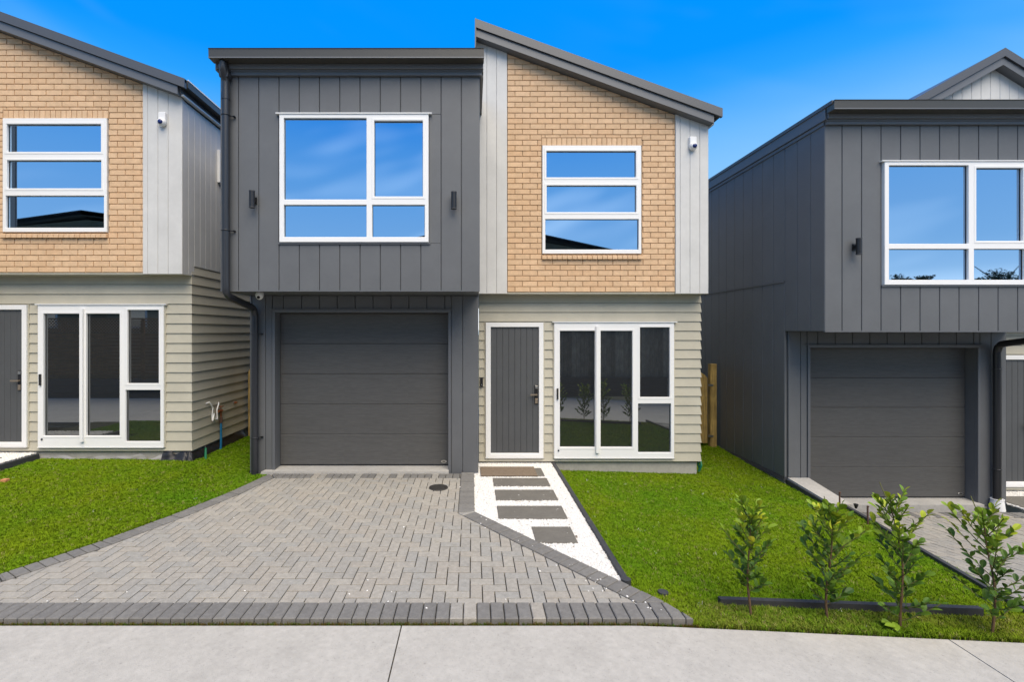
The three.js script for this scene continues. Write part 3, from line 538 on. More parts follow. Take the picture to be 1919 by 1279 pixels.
{ // moss and grit in the gap between pavers and concrete
  const R = rng(77), L = []; for (let x = -4.8; x < 1.7; x += .0055) if (R() < .85) L.push(x + R() * .01);
  const I = new THREE.InstancedMesh(tuftGeo(5), grassMats.g, L.length), mm = new THREE.Matrix4(), c = new THREE.Color(); I.name = numbered('moss_strip'); I.castShadow = I.receiveShadow = true;
  L.forEach((x, i) => { const s = .6 + R() * .5; mm.compose(new THREE.Vector3(x, streetY(x) - .018, -3.545 + (R() - .5) * .012), new THREE.Quaternion().setFromAxisAngle(new THREE.Vector3(0, 1, 0), R() * 6), new THREE.Vector3(s, s, s)); I.setMatrixAt(i, mm); c.setRGB(.05 + R() * .06, .05 + R() * .055, .015); I.setColorAt(i, c); });
  scene.add(tag(I, 'thin line of moss between border pavers and concrete lane', 'moss', null, 'stuff'));
}
// ------------------------------------------------------------------ pebble path, stepping stones, edging
function pebblePath(offs, poly, label, seed, n, y) {
  const g = new THREE.Group(); g.name = numbered('pebble_path'); scene.add(g); tag(g, label, 'path', null, 'structure');
  const P = poly.map(p => [p[0] + offs[0], p[1] + offs[2]]), t = [], C = ccw(P), yb = y + offs[1];
  for (const f of THREE.ShapeUtils.triangulateShape(C.map(p => new THREE.Vector2(...p)), [])) for (const e of f) t.push(C[e][0], yb, -C[e][1]);
  add('pebble_bed', flat(t), M.pebbleBed, g);
  const R = rng(seed), xs = P.map(p => p[0]), ds = P.map(p => p[1]), x0 = Math.min(...xs), x1 = Math.max(...xs), d0 = Math.min(...ds), d1 = Math.max(...ds), L = [];
  const area0 = (x1 - x0) * (d1 - d0); for (let k = 0; k < area0 * n; k++) { const x = x0 + R() * (x1 - x0), d = d0 + R() * (d1 - d0); if (inside(P, x, d)) L.push([x, d]); }
  const geo = new THREE.IcosahedronGeometry(1, 0), pa = geo.attributes.position; const hsh = (x, y2, z) => { const s = Math.sin(x * 12.9 + y2 * 78.2 + z * 37.7) * 43758.5; return s - Math.floor(s); };
  for (let i = 0; i < pa.count; i++) { const k = .72 + .5 * hsh(Math.round(pa.getX(i) * 50), Math.round(pa.getY(i) * 50), Math.round(pa.getZ(i) * 50)); pa.setXYZ(i, pa.getX(i) * k, pa.getY(i) * k, pa.getZ(i) * k); } geo.computeVertexNormals();
  const I = new THREE.InstancedMesh(geo, M.pebble, L.length), mm = new THREE.Matrix4(), c = new THREE.Color(); I.name = 'white_pebbles'; I.userData.kind = 'stuff'; I.castShadow = I.receiveShadow = true;
  L.forEach(([x, d], i) => { const s = .006 + R() * .009; mm.compose(new THREE.Vector3(x, yb + .003 + R() * .008, -d), new THREE.Quaternion().setFromEuler(new THREE.Euler(R() * 6, R() * 6, R() * 6)), new THREE.Vector3(s * (1 + R() * .6), s * .8, s)); I.setMatrixAt(i, mm); const k = .82 + R() * .18; c.setRGB(k, k * .995, k * .985); if (R() < .004) c.setRGB(.25, .2, .15); I.setColorAt(i, c); });
  g.add(I);
  return g;
}
M.pebbleBed = mat([.42, .41, .39], 1, { map: texSpeck }); M.pebble = mat([.70, .69, .67], .8);
const pathPoly = [[.032, 5.70], [1.30, 4.10], [1.30, 7.93], [.10, 7.93], [.10, 7.30], [.032, 7.24]];
pebblePath(offB, pathPoly, 'white pebble path between the paved drive and the right lawn', 51, 15000, -.028);
pebblePath(offA, [[-.3, 6.2], [1.30, 6.2], [1.30, 7.93], [-.3, 7.93]], 'white pebble path behind black board by the left front door', 52, 14000, -.028);
pebblePath(offC, [[.10, 6.9], [1.30, 6.9], [1.30, 7.93], [.10, 7.93]], 'white pebble strip under the right-hand front door', 53, 14000, -.028);
{ // pebbles strayed onto the pavers
  const R = rng(57), I = new THREE.InstancedMesh(new THREE.IcosahedronGeometry(1, 0), M.pebble, 55), mm = new THREE.Matrix4(); I.name = numbered('stray_pebbles');
  for (let i = 0; i < 55; i++) { const k = R(), d = 3.62 + 3.4 * R() * R(), xe = d > 5.68 ? 0 : .03 + (5.68 - d) * .74, x = k < .6 ? xe - .05 - .5 * R() * R() : -3.4 + 4 * R(), s = .004 + R() * .005; mm.compose(new THREE.Vector3(x, s * .6 + .002, -d), new THREE.Quaternion().setFromEuler(new THREE.Euler(R() * 6, R() * 6, 0)), new THREE.Vector3(s * 1.3, s * .8, s)); I.setMatrixAt(i, mm); }
  scene.add(tag(I, 'a few white pebbles strayed over the paved drive', 'pebbles', null, 'stuff'));
}
function slabStone(name, x0, x1, d0, d1, y, offs, label, m = M.step, h = .05, sk = 0) {
  const P = [[x0 + sk, d0], [x1 + sk, d0], [x1, d1], [x0, d1]]; const cx = (x0 + x1) / 2, cd = (d0 + d1) / 2;
  const o = add(name, prism(P.map(p => [p[0] - cx, p[1] - cd]), h, .005, onGround), m); o.position.set(cx + offs[0], y - h + offs[1], -cd - offs[2]); return o;
}
const stones = [[.13, 1.085, 7.09, 7.50, 'grey stepping slab half under the tan doormat'], [.30, 1.095, 6.64, 6.995, 'slim grey stepping slab next to the doormat'], [.305, 1.105, 6.09, 6.48, 'grey stepping slab, third from the front door'], [.305, 1.105, 5.49, 5.885, 'wide grey stepping slab next to the small square one'], [.655, 1.085, 4.865, 5.26, 'small square grey stepping slab at the end of the path']];
for (const [x0, x1, d0, d1, l] of stones) tag(slabStone('stepping_slab', x0, x1, d0, d1, .0, offB, l), l, 'paving slab', 'stepping slabs in the pebble path');
tag(slabStone('stepping_slab', .13, 1.085, 6.85, 7.50, .0, offA, ''), 'grey slab behind the black board at the left house', 'paving slab', 'stepping slabs in the pebble path');
tag(slabStone('stepping_slab', .13, 1.085, 7.05, 7.55, .0, offC, ''), 'pale slab under the right-hand front door', 'paving slab', 'stepping slabs in the pebble path');
tag(slabStone('doormat', .125, .975, 7.075, 7.53, .014, offB, '', M.coir, .013), 'tan coir doormat in front of the middle front door', 'doormat');
function timber(name, x0, x1, d0, d1, y0, y1, label, group, roundEnd) {
  const g = thing(name, [(x0 + x1) / 2, y0, -(d0 + d1) / 2], label, 'garden edging', group), cx = (x0 + x1) / 2, cd = (d0 + d1) / 2;
  const b = prism(rect(x0 - cx, x1 - cx, d0 - cd, d1 - cd), y1 - y0, .006, onGround); add('board', b, M.edging, g);
  if (roundEnd) { const c = new THREE.CylinderGeometry((x1 - x0) / 2 + .012, (x1 - x0) / 2 + .012, y1 - y0 + .01, 14); c.translate(0, (y1 - y0) / 2, (d1 - d0) / 2 + .0); add('end_post', uvMetric(c), M.edging, g); }
  return g;
}
timber('path_edging', 1.303, 1.362, 4.12, 5.40, -.12, .012, 'dark timber edging with rounded end post beside the small square slab', 'timber edging of the path', true);
timber('path_edging', 1.305, 1.362, 5.412, 7.92, -.20, .008, 'dark timber edging between pebbles and lawn running to the sliding door', 'timber edging of the path');
timber('path_edging', 1.33 + offA[0], 1.375 + offA[0], 6.0 + offA[2], 7.80 + offA[2], .05, .245, 'tall black board holding the pebbles at the left house', 'timber edging of the path');
{ // black board behind the shrubs, following the fall of the ground
  const g = thing('planting_edging', [3.05, -.1, -3.885], 'low black timber board in the grass behind the four shrubs', 'garden edging');
  const b = (x0, x1) => { const y0 = lawnY(x0, 3.885), y1 = lawnY(x1, 3.885), q = (x, y, d) => [x - 3.05, y + .1, -d + 3.885]; return hexa([q(x0, y0 - .06, 3.865), q(x1, y1 - .06, 3.865), q(x1, y1 + .085, 3.865), q(x0, y0 + .062, 3.865)], [q(x0, y0 - .06, 3.91), q(x1, y1 - .06, 3.91), q(x1, y1 + .085, 3.91), q(x0, y0 + .062, 3.91)]); };
  add('board', b(2.02, 4.16), M.edging, g);
  const p = thing('edging_post', [1.60, -.082, -3.985], 'short black post stub at the tip of the right lawn', 'post');
  const c = new THREE.CylinderGeometry(.042, .042, .10, 14); c.translate(0, .012, 0); add('stub', uvMetric(c), M.edging, p);
}
{ // board along the right drive
  const a = [4.50, 3.40], b = [5.265, 6.85], L = Math.hypot(b[0] - a[0], b[1] - a[1]), n = [-(b[1] - a[1]) / L * .045, (b[0] - a[0]) / L * .045], g = thing('drive_edging', [4.92, -.4, -5.2], 'dark timber board between right lawn and the sunken drive', 'garden edging');
  const y = p => lawnY(p[0], p[1]) + .06, q = (p, h) => [p[0] - 4.92, h + .4, -p[1] + 5.2], a2 = [a[0] + n[0], a[1] + n[1]], b2 = [b[0] + n[0], b[1] + n[1]];
  add('board', hexa([q(b, -.75), q(a, -.45), q(a, y(a)), q(b, y(b))], [q(b2, -.75), q(a2, -.45), q(a2, y(a)), q(b2, y(b))]), M.edging, g);
}
// concrete nib beside the right garage
{
  const g = thing('concrete_nib', [5.11, -.55, -6.98], 'pale concrete nib wall beside the right garage opening', 'nib wall'), q = (x, y, d) => [x - 5.2, y + .55, -d + 7.1];
  add('nib', hexa([q(5.07, -.75, 6.70), q(5.34, -.75, 6.70), q(5.34, -.235, 6.70), q(5.07, -.235, 6.70)], [q(5.07, -.75, 7.62), q(5.40, -.75, 7.62), q(5.40, -.155, 7.62), q(5.07, -.155, 7.62)]), M.slab, g);
  add('side_flashing', hexa([q(5.045, -.33, 6.76), q(5.066, -.33, 6.76), q(5.066, -.25, 6.76), q(5.045, -.25, 6.76)], [q(5.045, -.27, 7.62), q(5.066, -.27, 7.62), q(5.066, -.18, 7.62), q(5.045, -.18, 7.62)]), M.edging, g);
  add('bracket', uvMetric(new THREE.CylinderGeometry(.03, .012, .06, 10).translate(.17, .30, .44)), M.black, g);
}
// ------------------------------------------------------------------ small things
{ // drain cover
  const g = thing('drain_cover', [px(822, 6.58), .004, -6.55], 'round black iron drain cover set in the pale pavers', 'drain cover');
  const ring = new THREE.TorusGeometry(.122, .010, 8, 40); ring.rotateX(Math.PI / 2); add('rim', uvMetric(ring), M.iron, g);
  const disc = new THREE.CylinderGeometry(.118, .118, .012, 40); disc.translate(0, -.006, 0); add('plate', uvMetric(disc), M.black, g);
  for (let i = -3; i <= 3; i++) { const l = Math.sqrt(.108 * .108 - (i * .03) ** 2); const b = box(-l, l, .0, .010, i * .03 - .008, i * .03 + .008); b.rotateY(.35); add('bar', b, M.iron, g); }
}
function wallLight(x, y, d, label) {
  const g = thing('wall_light', [x, y, -d], label, 'wall light', 'up and down wall lights');
  const c = new THREE.CylinderGeometry(.036, .036, .225, 20); c.translate(0, 0, .085); add('body', uvMetric(c), M.black, g);
  for (const s of [-1, 1]) { const r = new THREE.CylinderGeometry(.038, .038, .014, 20); r.translate(0, s * .108, .085); add('end_ring', uvMetric(r), M.edging, g); }
  add('arm', box(-.018, .018, -.022, .022, -.06, .0), M.black, g); add('wall_plate', box(-.03, .03, -.045, .045, -.014, .0), M.black, g);
}
wallLight(px(478, ZU), py(377, ZU), ZU, 'black cylinder wall light between downpipe and upper window');
wallLight(px(851, ZU), py(379, ZU), ZU, 'black cylinder wall light between upper window and white cladding');
wallLight(px(1600, 6.667), py(464, 6.667), 6.667, 'black cylinder wall light on the right dark grey house');
function siren(x, y, d, label) {
  const g = thing('security_camera', [x, y, -d], label, 'security camera', 'white cameras on the white cladding');
  add('housing', prism([[-.055, -.03], [.055, -.03], [.055, .10], [.045, .11], [-.045, .11], [-.055, .10]], .05, .008, (u, v, w) => [u, v, w]), M.plastic, g);
  const s = new THREE.SphereGeometry(.062, 20, 14); s.translate(0, -.045, .04); add('ball', uvMetric(s), M.plastic, g);
  const l = new THREE.SphereGeometry(.036, 16, 10); l.scale(1, 1, .6); l.translate(.004, -.052, .088); add('lens', uvMetric(l), M.lens, g);
}
siren(px(307, ZW + offA[2]), py(226, ZW + offA[2]), ZW + offA[2], 'white security camera with blue lens on the left house');
siren(px(1296.5, ZW), py(271, ZW), ZW, 'white security camera with blue lens on the middle house');
{ const g = thing('dome_camera', [px(492.5, 6.85), 2.709, -6.75], 'small white dome camera under the grey overhang', 'security camera'); const s = new THREE.SphereGeometry(.055, 18, 12); s.scale(1, 1.3, 1); s.translate(0, -.03, 0); add('housing', uvMetric(s), M.plastic, g); const e = new THREE.SphereGeometry(.022, 12, 8); e.translate(.005, -.07, .045); add('lens', uvMetric(e), M.black, g); }
{ const g = thing('doorbell', [px(902.5, ZL), py(716, ZL), -ZL + .012], 'small black doorbell between garage pier and front door', 'doorbell'); add('case', prism(rect(-.022, .022, -.075, .075), .03, .006, (u, v, w) => [u, v, w]), M.black, g); const c = new THREE.CylinderGeometry(.010, .010, .006, 12); c.rotateX(Math.PI / 2); c.translate(0, -.045, .031); add('button', uvMetric(c), M.silver, g); }
// timber side gates
function sideGate(x0, x1, xPost, d, y0, label) {
  const g = thing('side_gate', [(x0 + x1) / 2, y0, -d], label, 'gate', 'timber side gates'), cx = (x0 + x1) / 2, n = 7, w = (x1 - x0) / n;
  for (let i = 0; i < n; i++) { const a = x0 + i * w, b = a + w - .003, f = x => 1.30 + .26 * Math.sqrt(Math.max(0, 1 - ((x - cx) / ((x1 - x0) / 2 + .02)) ** 2)); add('board', prism([[a - cx, .07], [b - cx, .07], [b - cx, f(b)], [(a + b) / 2 - cx, f((a + b) / 2)], [a - cx, f(a)]], .02, .003, (u, v, q) => [u, v, q]), M.pine, g); }
  add('rail', merge([box(x0 - cx, x1 - cx, .3, .39, .02, .06), box(x0 - cx, x1 - cx, 1.05, 1.14, .02, .06)]), M.pine, g);
  add('post', prism(rect(xPost - cx, xPost + .125 - cx, -.3, 1.66), .11, .005, (u, v, q) => [u, v, q - .05]), M.pine, g);
  for (const y of [.22, 1.24]) add('hinge', box(xPost - cx - .05, xPost - cx + .05, y - .02, y + .02, -.068, -.061), M.silver, g);
  return g;
}
sideGate(3.80, 4.72, 4.76, 9.55, -.16, 'pine side gate with arched top between middle and right house');
sideGate(-4.33, -3.56, -3.56, 9.2, .0, 'pine side gate in the gap between left and middle house');
{ const g = thing('gate_handle', [px(1314, 9.3), py(792, 9.3), -9.55], 'white cord loop hanging at the pine gate by the middle house', 'cord'); add('loop', tube([[-.06, .09, 0], [.0, .08, .02], [.05, .03, .02], [.03, -.05, .02], [-.02, -.09, .01]], .011, 24, 8), M.plastic, g); }
// stakes and debris by the right drive
function stake(x, d, y, h, label) { const g = thing('steel_stake', [x, y, -d], label, 'stake', 'rusty stakes along the right drive'); const c = new THREE.CylinderGeometry(.010, .010, h, 8); c.translate(0, h / 2 - .03, 0); c.rotateZ(.01); add('bar', uvMetric(c), M.rust, g); const k = new THREE.CylinderGeometry(.013, .013, .012, 8); k.translate(0, h - .03, 0); add('cut_end', uvMetric(k), M.rust, g); }
stake(px(1573.5, 6.55), 6.55, py(990, 6.55) + .02, .50, 'rusty steel stake standing by the end of the concrete nib');
stake(px(1626, 5.95), 5.95, py(1014, 5.95), .46, 'rusty steel stake between the nib and the third shrub');
{ const g = thing('terracotta_shard', [px(1572, 6.56), py(970, 6.56), -6.56], 'orange terracotta scraps at the foot of the concrete nib', 'rubble'); add('shard', prism([[-.11, -.05], [.03, -.07], [.12, -.01], [.08, .05], [-.06, .06]], .035, .008, onGround), M.terracotta, g); const b = box(.02, .2, .03, .05, -.02, .02); b.rotateY(-.5); add('stick', b, M.rust, g); }
{ const g = thing('pipe_collar', [offC[0] - .13, -.64, -7.19 - offC[2]], 'white collar round the foot of the black downpipe', 'pipe collar'); const c = new THREE.CylinderGeometry(.075, .095, .17, 18); c.translate(0, .085, 0); add('sleeve', uvMetric(c), M.plastic, g); add('rim', uvMetric(new THREE.TorusGeometry(.076, .008, 6, 18).rotateX(Math.PI / 2).translate(0, .17, 0)), M.plastic, g); }
// hose tap on the left house
{
  const X = XE + offA[0] + .01, Z = 8.18, g = thing('hose_tap', [X, 0, -Z], 'copper hose tap with blue pipe on the left house side wall', 'tap');
  add('blue_pipe', tube([[.05, .62, 0], [.05, .4, 0], [.055, .2, .01], [.045, .02, .02]], .019, 20, 8), M.blue, g);
  add('copper_riser', tube([[.05, .62, 0], [.05, .80, 0]], .014, 6, 8), M.copper, g); const c = new THREE.CylinderGeometry(.027, .027, .1, 10); c.translate(.05, .63, 0); add('coupling', uvMetric(c), M.rust, g);
  add('tap_body', merge([clean(uvMetric(new THREE.CylinderGeometry(.022, .022, .13, 10).rotateX(Math.PI / 2).translate(.05, .79, .04))), box(-.01, .08, .775, .805, -.012, .012), box(.02, .08, .855, .868, -.04, .04), box(.045, .055, .80, .86, -.006, .006)]), M.copper, g);
  const k = thing('white_cord', [X, .8, -Z + .2], 'white cable looped on the wall beside the hose tap', 'cable');
  add('cord', tube([[0, .17, .17], [.03, .18, .12], [.04, .08, .04], [.03, -.06, .04], [.05, -.14, .06], [.04, -.02, .0], [.04, -.12, -.03], [.05, -.13, -.08], [.04, .02, -.09], [.04, .10, -.14], [.01, .13, -.2]], .012, 70, 7), M.plastic, k);
  const v = thing('wall_vent', [X - .005, py(755, 8.75), -8.75], 'small copper pipe stub high on the left house side wall', 'pipe stub'); add('stub', uvMetric(new THREE.CylinderGeometry(.02, .02, .06, 10).rotateZ(Math.PI / 2).translate(.02, 0, 0)), M.copper, v); add('flange', uvMetric(new THREE.CylinderGeometry(.035, .035, .012, 12).rotateZ(Math.PI / 2)), M.silver, v);
  const s = thing('garden_stake', [X + .10, .05, -7.62], 'pair of thin green stakes beside the black polythene', 'stake'); add('stake', tube([[0, .0, .03], [.0, .24, 0]], .014, 4, 6), M.green, s); add('stake', tube([[.05, .0, .08], [.01, .24, .01]], .014, 4, 6), M.green, s); add('cap', uvMetric(new THREE.SphereGeometry(.018, 8, 6).translate(0, .25, 0)), M.black, s);
  const hs = thing('hose_end', [XE - .01, -.16, -7.86], 'green hose coil at the corner of the middle house', 'hose'); add('loop', tube([[0, .0, 0], [.03, .10, .02], [.03, .17, -.01], [.0, .12, -.03], [.03, .02, -.01]], .018, 24, 7), M.green, hs);
}
function crumple(name, pts, yTop, seed, m, label, out) {                       // polythene along a footing: pts = [x, d, ground height, nx, nd]
  const n = lattice(seed, 32), g = [], NY = 9, S = 10, rows = [];
  for (let i = 0; i < pts.length - 1; i++) for (let s = 0; s < S; s++) { const t = s / S, a = pts[i], b = pts[i + 1]; rows.push(a.map((v, k) => v + (b[k] - v) * t)); } rows.push(pts[pts.length - 1]);
  const P = rows.map((r, i) => { const L = []; for (let j = 0; j <= NY; j++) { const v = j / NY, rag = (n(i * .35, 7.5) - .4) * .10, y = r[2] - .02 + (yTop + rag - r[2]) * v, bulge = out * (1 - v) ** .8 + .03 * Math.abs(n(i * .35 + v * 2, v * 3) - n(i * .35 + 1 + v * 2, v * 3 + 5)) + .03 * n(i * .6, v * 2.2 + i * .1); L.push([r[0] + r[3] * bulge, y, -(r[1] + r[4] * bulge)]); } return L; });
  for (let i = 0; i < P.length - 1; i++) for (let j = 0; j < NY; j++) g.push(...P[i][j], ...P[i + 1][j], ...P[i + 1][j + 1], ...P[i][j], ...P[i + 1][j + 1], ...P[i][j + 1]);
  let geo = flat(g); geo.deleteAttribute('normal'); geo.deleteAttribute('uv'); geo = mergeVertices(geo, 1e-4); geo.computeVertexNormals(); m.side = THREE.DoubleSide; const cx = pts[0]; geo.translate(-cx[0], -cx[2], cx[1]); const o = add(name, geo, m); o.position.set(cx[0], cx[2], -cx[1]); tag(o, label, 'plastic sheet'); return o;
}
const LX = XE + offA[0], LD = ZL + offA[2];
crumple('polythene_sheet', [[LX - 2.45, LD + .045, .10, 0, -1], [LX - 1.7, LD + .045, .11, 0, -1], [LX - 1.0, LD + .045, .11, 0, -1], [LX - .38, LD + .045, .11, 0, -1]], .215, 61, M.polyGrey, 'grey crumpled polythene along the left house front footing', .03);
crumple('polythene_sheet', [[LX - .45, LD + .04, .10, 0, -1], [LX - .12, LD + .03, .10, .3, -.9], [LX - .04, LD + .02, .09, .8, -.6], [LX - .035, LD + .3, .09, 1, 0], [LX - .035, LD + .9, .06, 1, 0], [LX - .035, LD + 1.7, .04, 1, 0]], .27, 62, M.polyBlack, 'black crumpled polythene round the corner of the left house', .10);
{ const g = thing('brick_offcut', [px(8, 6.4), .13, -6.4], 'orange brick offcut lying against the black board', 'brick'); add('offcut', prism(rect(-.02, .05, -.03, .03), .04, .004, onGround), M.terracotta, g); }

// ------------------------------------------------------------------ shrubs
const leafGeo = (() => { const out = [[0, 0], [.22, .16], [.5, .27], [.78, .25], [.94, .12], [1, 0]], t = []; const L = .070; for (let i = 0; i < out.length - 1; i++) for (const s of [-1, 1]) { const [a, wa] = out[i], [b, wb] = out[i + 1], z = (q, w) => -.16 * q * q + w * .28; const m0 = [0, z(a, 0), a], m1 = [0, z(b, 0), b], e0 = [s * wa, z(a, wa), a], e1 = [s * wb, z(b, wb), b]; const tri = (p, q, r) => { const V = s > 0 ? [p, q, r] : [p, r, q]; for (const k of V) t.push(k[0] * L, k[1] * L, k[2] * L); }; tri(m0, m1, e1); if (wa > 0) tri(m0, e1, e0); } return flat(t); })();
const leafM = [[.040, .092, .016], [.068, .140, .016], [.11, .195, .016], [.17, .265, .018], [.32, .38, .022], [.50, .48, .03]].map((c, i) => new THREE.MeshPhysicalMaterial({ color: lin(...c), roughness: .5, specularIntensity: .5, side: THREE.DoubleSide }));
const barkM = mat([.16, .095, .05], .9, { bumpMap: bumpFine, bumpScale: .003 }), twigM = mat([.11, .11, .03], .8);
function shrub(x, d, h, spread, seed, lean, nb, bare, label) {
  const y = lawnY(x, d) - .01, g = thing('shrub', [x, y, -d], label, 'shrub', 'young shrubs planted along the footpath'), R = rng(seed);
  const at = t => new THREE.Vector3(lean * t * t + .012 * Math.sin(t * 7 + seed), h * .93 * t, .012 * Math.cos(t * 5 + seed));
  const st = new THREE.TubeGeometry(new THREE.CatmullRomCurve3([0, .15, .35, .55, .75, 1].map(at)), 24, .0105, 7); { const p = st.attributes.position; for (let i = 0; i < p.count; i++) { const t = Math.floor(i / 8) / 24, c = new THREE.CatmullRomCurve3([0, .15, .35, .55, .75, 1].map(at)).getPointAt(Math.min(1, t)), k = 1 - .72 * t; p.setXYZ(i, c.x + (p.getX(i) - c.x) * k, c.y + (p.getY(i) - c.y) * k, c.z + (p.getZ(i) - c.z) * k); } }
  add('stem', st, barkM, g);
  let count = 0; const leaf = (p, dir, age) => {
    if (count >= 298) return; count++;
    const s = .62 + R() * .62, m = new THREE.Mesh(leafGeo, leafM[Math.max(0, Math.min(5, Math.floor(age * 3.4 + R() * 1.7 + .1)))]); m.name = 'leaf'; m.castShadow = m.receiveShadow = true; m.position.copy(p);
    const z = dir.clone().normalize(), upv = new THREE.Vector3(R() - .5, 1.0, R() - .5).normalize(), xx = new THREE.Vector3().crossVectors(upv, z).normalize(), yy = new THREE.Vector3().crossVectors(z, xx); m.quaternion.setFromRotationMatrix(new THREE.Matrix4().makeBasis(xx, yy, z)); m.rotateZ((R() - .5) * 1.5); m.scale.set(s, s, s); g.add(m);
  };
  for (let b = 0; b < nb; b++) {
    const t = bare + (1 - bare) * Math.pow((b + .5) / nb, .95), o0 = at(t), az = b * 2.4 + R() * .8, len = spread * (.55 + .65 * R()) * Math.min(1, .55 + 1.3 * (1 - t)) , rise = .35 + .75 * t + R() * .3;
    const dir = new THREE.Vector3(Math.cos(az), rise, Math.sin(az)).normalize(), pts = []; for (let i = 0; i <= 4; i++) { const s = i / 4; pts.push(o0.clone().addScaledVector(dir, len * s).add(new THREE.Vector3(0, len * .18 * s * s, 0))); }
    const cv = new THREE.CatmullRomCurve3(pts); add('branch', new THREE.TubeGeometry(cv, 6, .0034, 5), twigM, g);
    const nl = 9 + Math.floor(R() * 4);
    for (let i = 0; i < nl; i++) { const s = .12 + .88 * i / (nl - 1), p = cv.getPointAt(s), a2 = i * 2.3 + R(), side = new THREE.Vector3(Math.cos(az + a2), .25 + R() * .6, Math.sin(az + a2)).addScaledVector(dir, .7 + .8 * s); leaf(p, side, (t > .62 ? .45 : .10) + .55 * s * (t > .55 ? 1 : .35) * (R() < .75 ? 1 : .4)); }
  }
  const tip = at(1); for (let i = 0; i < 5; i++) leaf(tip, new THREE.Vector3(Math.cos(i * 2.4) * .6, 1.2, Math.sin(i * 2.4) * .6), 1.2);
  return g;
}
shrub(px(1405, 3.74), 3.74, .90, .20, 71, -.02, 23, .22, 'slender shrub with bare lower stem, first along the black board from the drive');
shrub(px(1551, 3.74), 3.74, .93, .23, 72, .02, 29, .13, 'leafy shrub planted in front of the concrete nib and stake');
shrub(px(1690, 3.66), 3.66, 1.04, .25, 73, -.07, 29, .05, 'tallest shrub with upright pale shoot and fallen leaves at its foot');
shrub(px(1860, 3.64), 3.64, .96, .30, 74, -.05, 30, .12, 'bushiest shrub beyond the end of the black board, beside the sunken drive');
{ const R = rng(9), g = thing('fallen_leaf', [px(1668, 3.6), streetY(3.2) + .035, -3.63], 'two large green leaves lying in grass under the tallest shrub', 'leaf'); for (const [x, z, a] of [[-.04, .0, 1.9], [-.05, .035, 1.6], [.06, -.01, -.5]]) { const m = add('blade', leafGeo, leafM[3], g); m.position.set(x, .012, z); m.rotation.set(.1, a, .1); m.scale.setScalar(1.3); } }

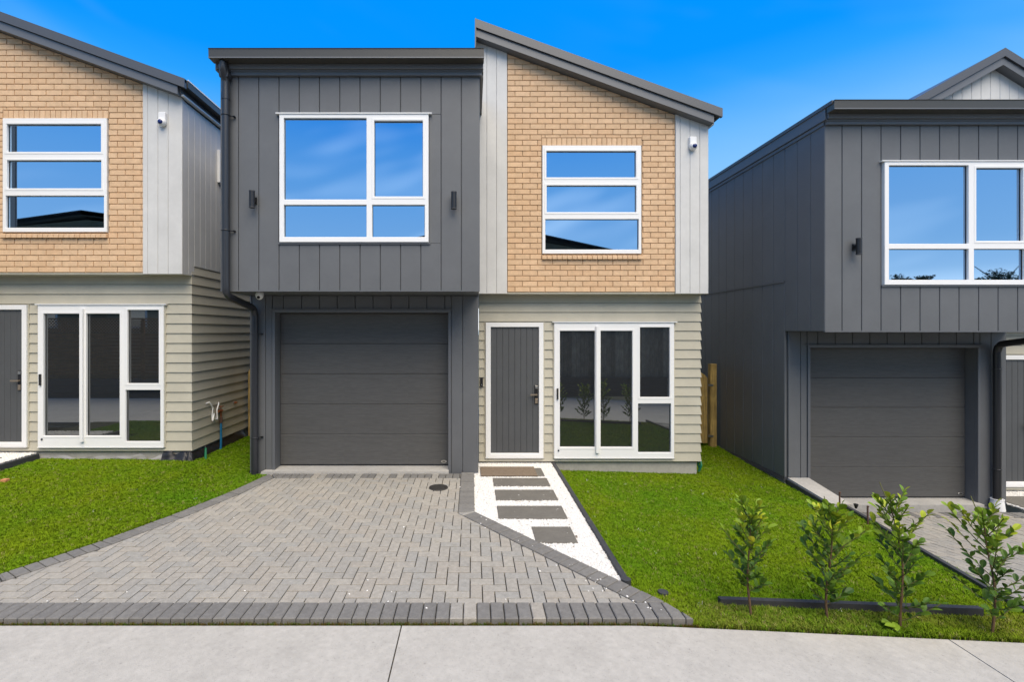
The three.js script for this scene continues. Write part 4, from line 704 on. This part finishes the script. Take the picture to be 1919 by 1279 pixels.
// ------------------------------------------------------------------ across the lane, behind the viewer: what the glass mirrors
{
  const wl = thing('retaining_wall', [0, -.1, .75], 'dark low retaining wall across the lane, mirrored in the sliding doors', 'wall');
  for (let i = 0; i < 3; i++) add('sleeper', box(-14, 16, .0 + i * .22, .212 + i * .22, -.12 - .01 * i, .0), M.edging, wl);
  const f1 = thing('board_fence', [5.5, .54, 1.0], 'weathered dark board fence mirrored in the middle sliding door', 'fence'), mF = ['a', 'b', 'c', 'd'].map((_, i) => mat([.26 + .09 * i, .245 + .08 * i, .22 + .065 * i], .9, { map: off(texWood, i * .3, i * .2) }));
  for (let i = 0; i < 84; i++) { const x = -4.6 + i * .152; add('board', box(x, x + .145, 0, 2.06 + (i % 5) * .008, -.02, .0), mF[(i * 7 + (i >> 2)) % 4], f1); }
  add('rail', merge([box(-4.6, 8.2, .3, .38, -.06, -.022), box(-4.6, 8.2, 1.5, 1.58, -.06, -.022)]), mF[0], f1);
  const f2 = thing('slat_fence', [-8, .54, 1.0], 'brown slat fence with lattice top mirrored in the left sliding door', 'fence'), mS = mat([.30, .17, .09], .9, { map: texWood });
  for (let i = 0; i < 13; i++) add('slat', box(-7, 8.85, .02 + i * .118, .125 + i * .118, -.02, .0), mS, f2);
  for (let i = 0; i < 9; i++) add('post', box(-7 + i * 1.95, -6.9 + i * 1.95, -.1, 2.02, -.1, -.021), mS, f2);
  add('top_rail', box(-7, 8.85, 2.0, 2.05, -.04, .02), mS, f2);
  const lat = []; for (let i = 0; i < 150; i++) for (const s of [1, -1]) { const b = box(-.3, .3, -.012, .012, -.006, .006); b.rotateZ(s * .785); b.translate(-6.8 + i * .104, 1.78, s * .006); lat.push(b); } const lo = add('lattice', merge(lat), mS, f2); lo.userData.kind = 'stuff';
  const hs = (x0, x1, z, ridge, eave, label) => { const g = thing('house', [(x0 + x1) / 2, -.9, z], label, 'house', 'houses across the lane'), w = (x1 - x0) / 2, T = (u, v, q) => [u, v, q]; add('wall', prism([[-w + .3, 0], [w - .3, 0], [w - .3, eave + .9], [0, ridge + .7], [-w + .3, eave + .9]], 8, 0, T), M.cream, g); for (const s of [-1, 1]) { const a = [s * w, eave + .8], b = [0, ridge + .9]; const P = [[a[0], a[1]], [b[0], b[1]], [b[0], b[1] + .2], [a[0], a[1] + .2]]; add('roof_slope', prism(P, 8.6, 0, (u, v, q) => [u, v, q - .3]), M.farRoof, g); } for (const x of [-w * .4, w * .35]) { const wd = add('window', box(x - .6, x + .6, 3.2, 4.5, .0, .05), M.white, g); add('pane', box(x - .52, x + .52, 3.28, 4.42, .05, .06), M.dark, wd); } };
  hs(-3.4, 7.2, 8, 6.95, 5.9, 'dark roofed house across the lane, mirrored in the middle upper windows'); hs(-24, -12.5, 8, 7.6, 6.9, 'dark roofed house across the lane, mirrored in the left upper window');
  const tm = mat([.02, .035, .012], .9), bm = mat([.08, .06, .045], .9), R = rng(99);
  const tree = (x, z, h, w, label) => {
    const g = thing('tree', [x, -.9, z], label, 'tree', 'trees beyond the far houses'), tr = [];
    tr.push(clean(uvMetric(new THREE.CylinderGeometry(.12, .3, h * .75, 7).translate(0, h * .37, 0)))); for (let i = 0; i < 9; i++) { const c = new THREE.CylinderGeometry(.03, .08, w * .9, 5); c.translate(0, w * .45, 0); c.rotateZ(.5 + R() * .8); c.rotateY(i * 2.4); c.translate(0, h * (.35 + .05 * i), 0); tr.push(clean(uvMetric(c))); } add('trunk', merge(tr), bm, g);
    const t = []; for (let c = 0; c < 46; c++) { const a = R() * 6.28, q = Math.sqrt(R()) * w, cy = h * (.5 + .5 * R() * (1 - .6 * q / w)), cxx = Math.cos(a) * q, cz = Math.sin(a) * q; for (let i = 0; i < 170; i++) { const p = [cxx + (R() - .5) * w * .5, cy + (R() - .5) * h * .1, cz + (R() - .5) * w * .5]; const s = .10 + R() * .09; for (let k = 0; k < 3; k++) t.push(p[0] + (R() - .5) * s * 2, p[1] + (R() - .5) * s * 2, p[2] + (R() - .5) * s * 2); } } tm.side = THREE.DoubleSide; add('crown', flat(t), tm, g);
  };
  tree(48, 30, 9.9, 2.6, 'spreading dark pine mirrored in the right upper window'); tree(41.5, 31, 8.7, 2.0, 'low bushy tree mirrored beside the rounded tree'); tree(38.3, 30, 9.0, 2.2, 'rounded tree mirrored at the edge of the right upper window');
  tree(44.8, 30, 8.0, 1.7, 'thin tree mirrored between the bushy one and the dark pine'); tree(53, 33, 9, 2.4, 'second dark pine mirrored beyond the spreading one');
}
renderer.render(scene, camera);
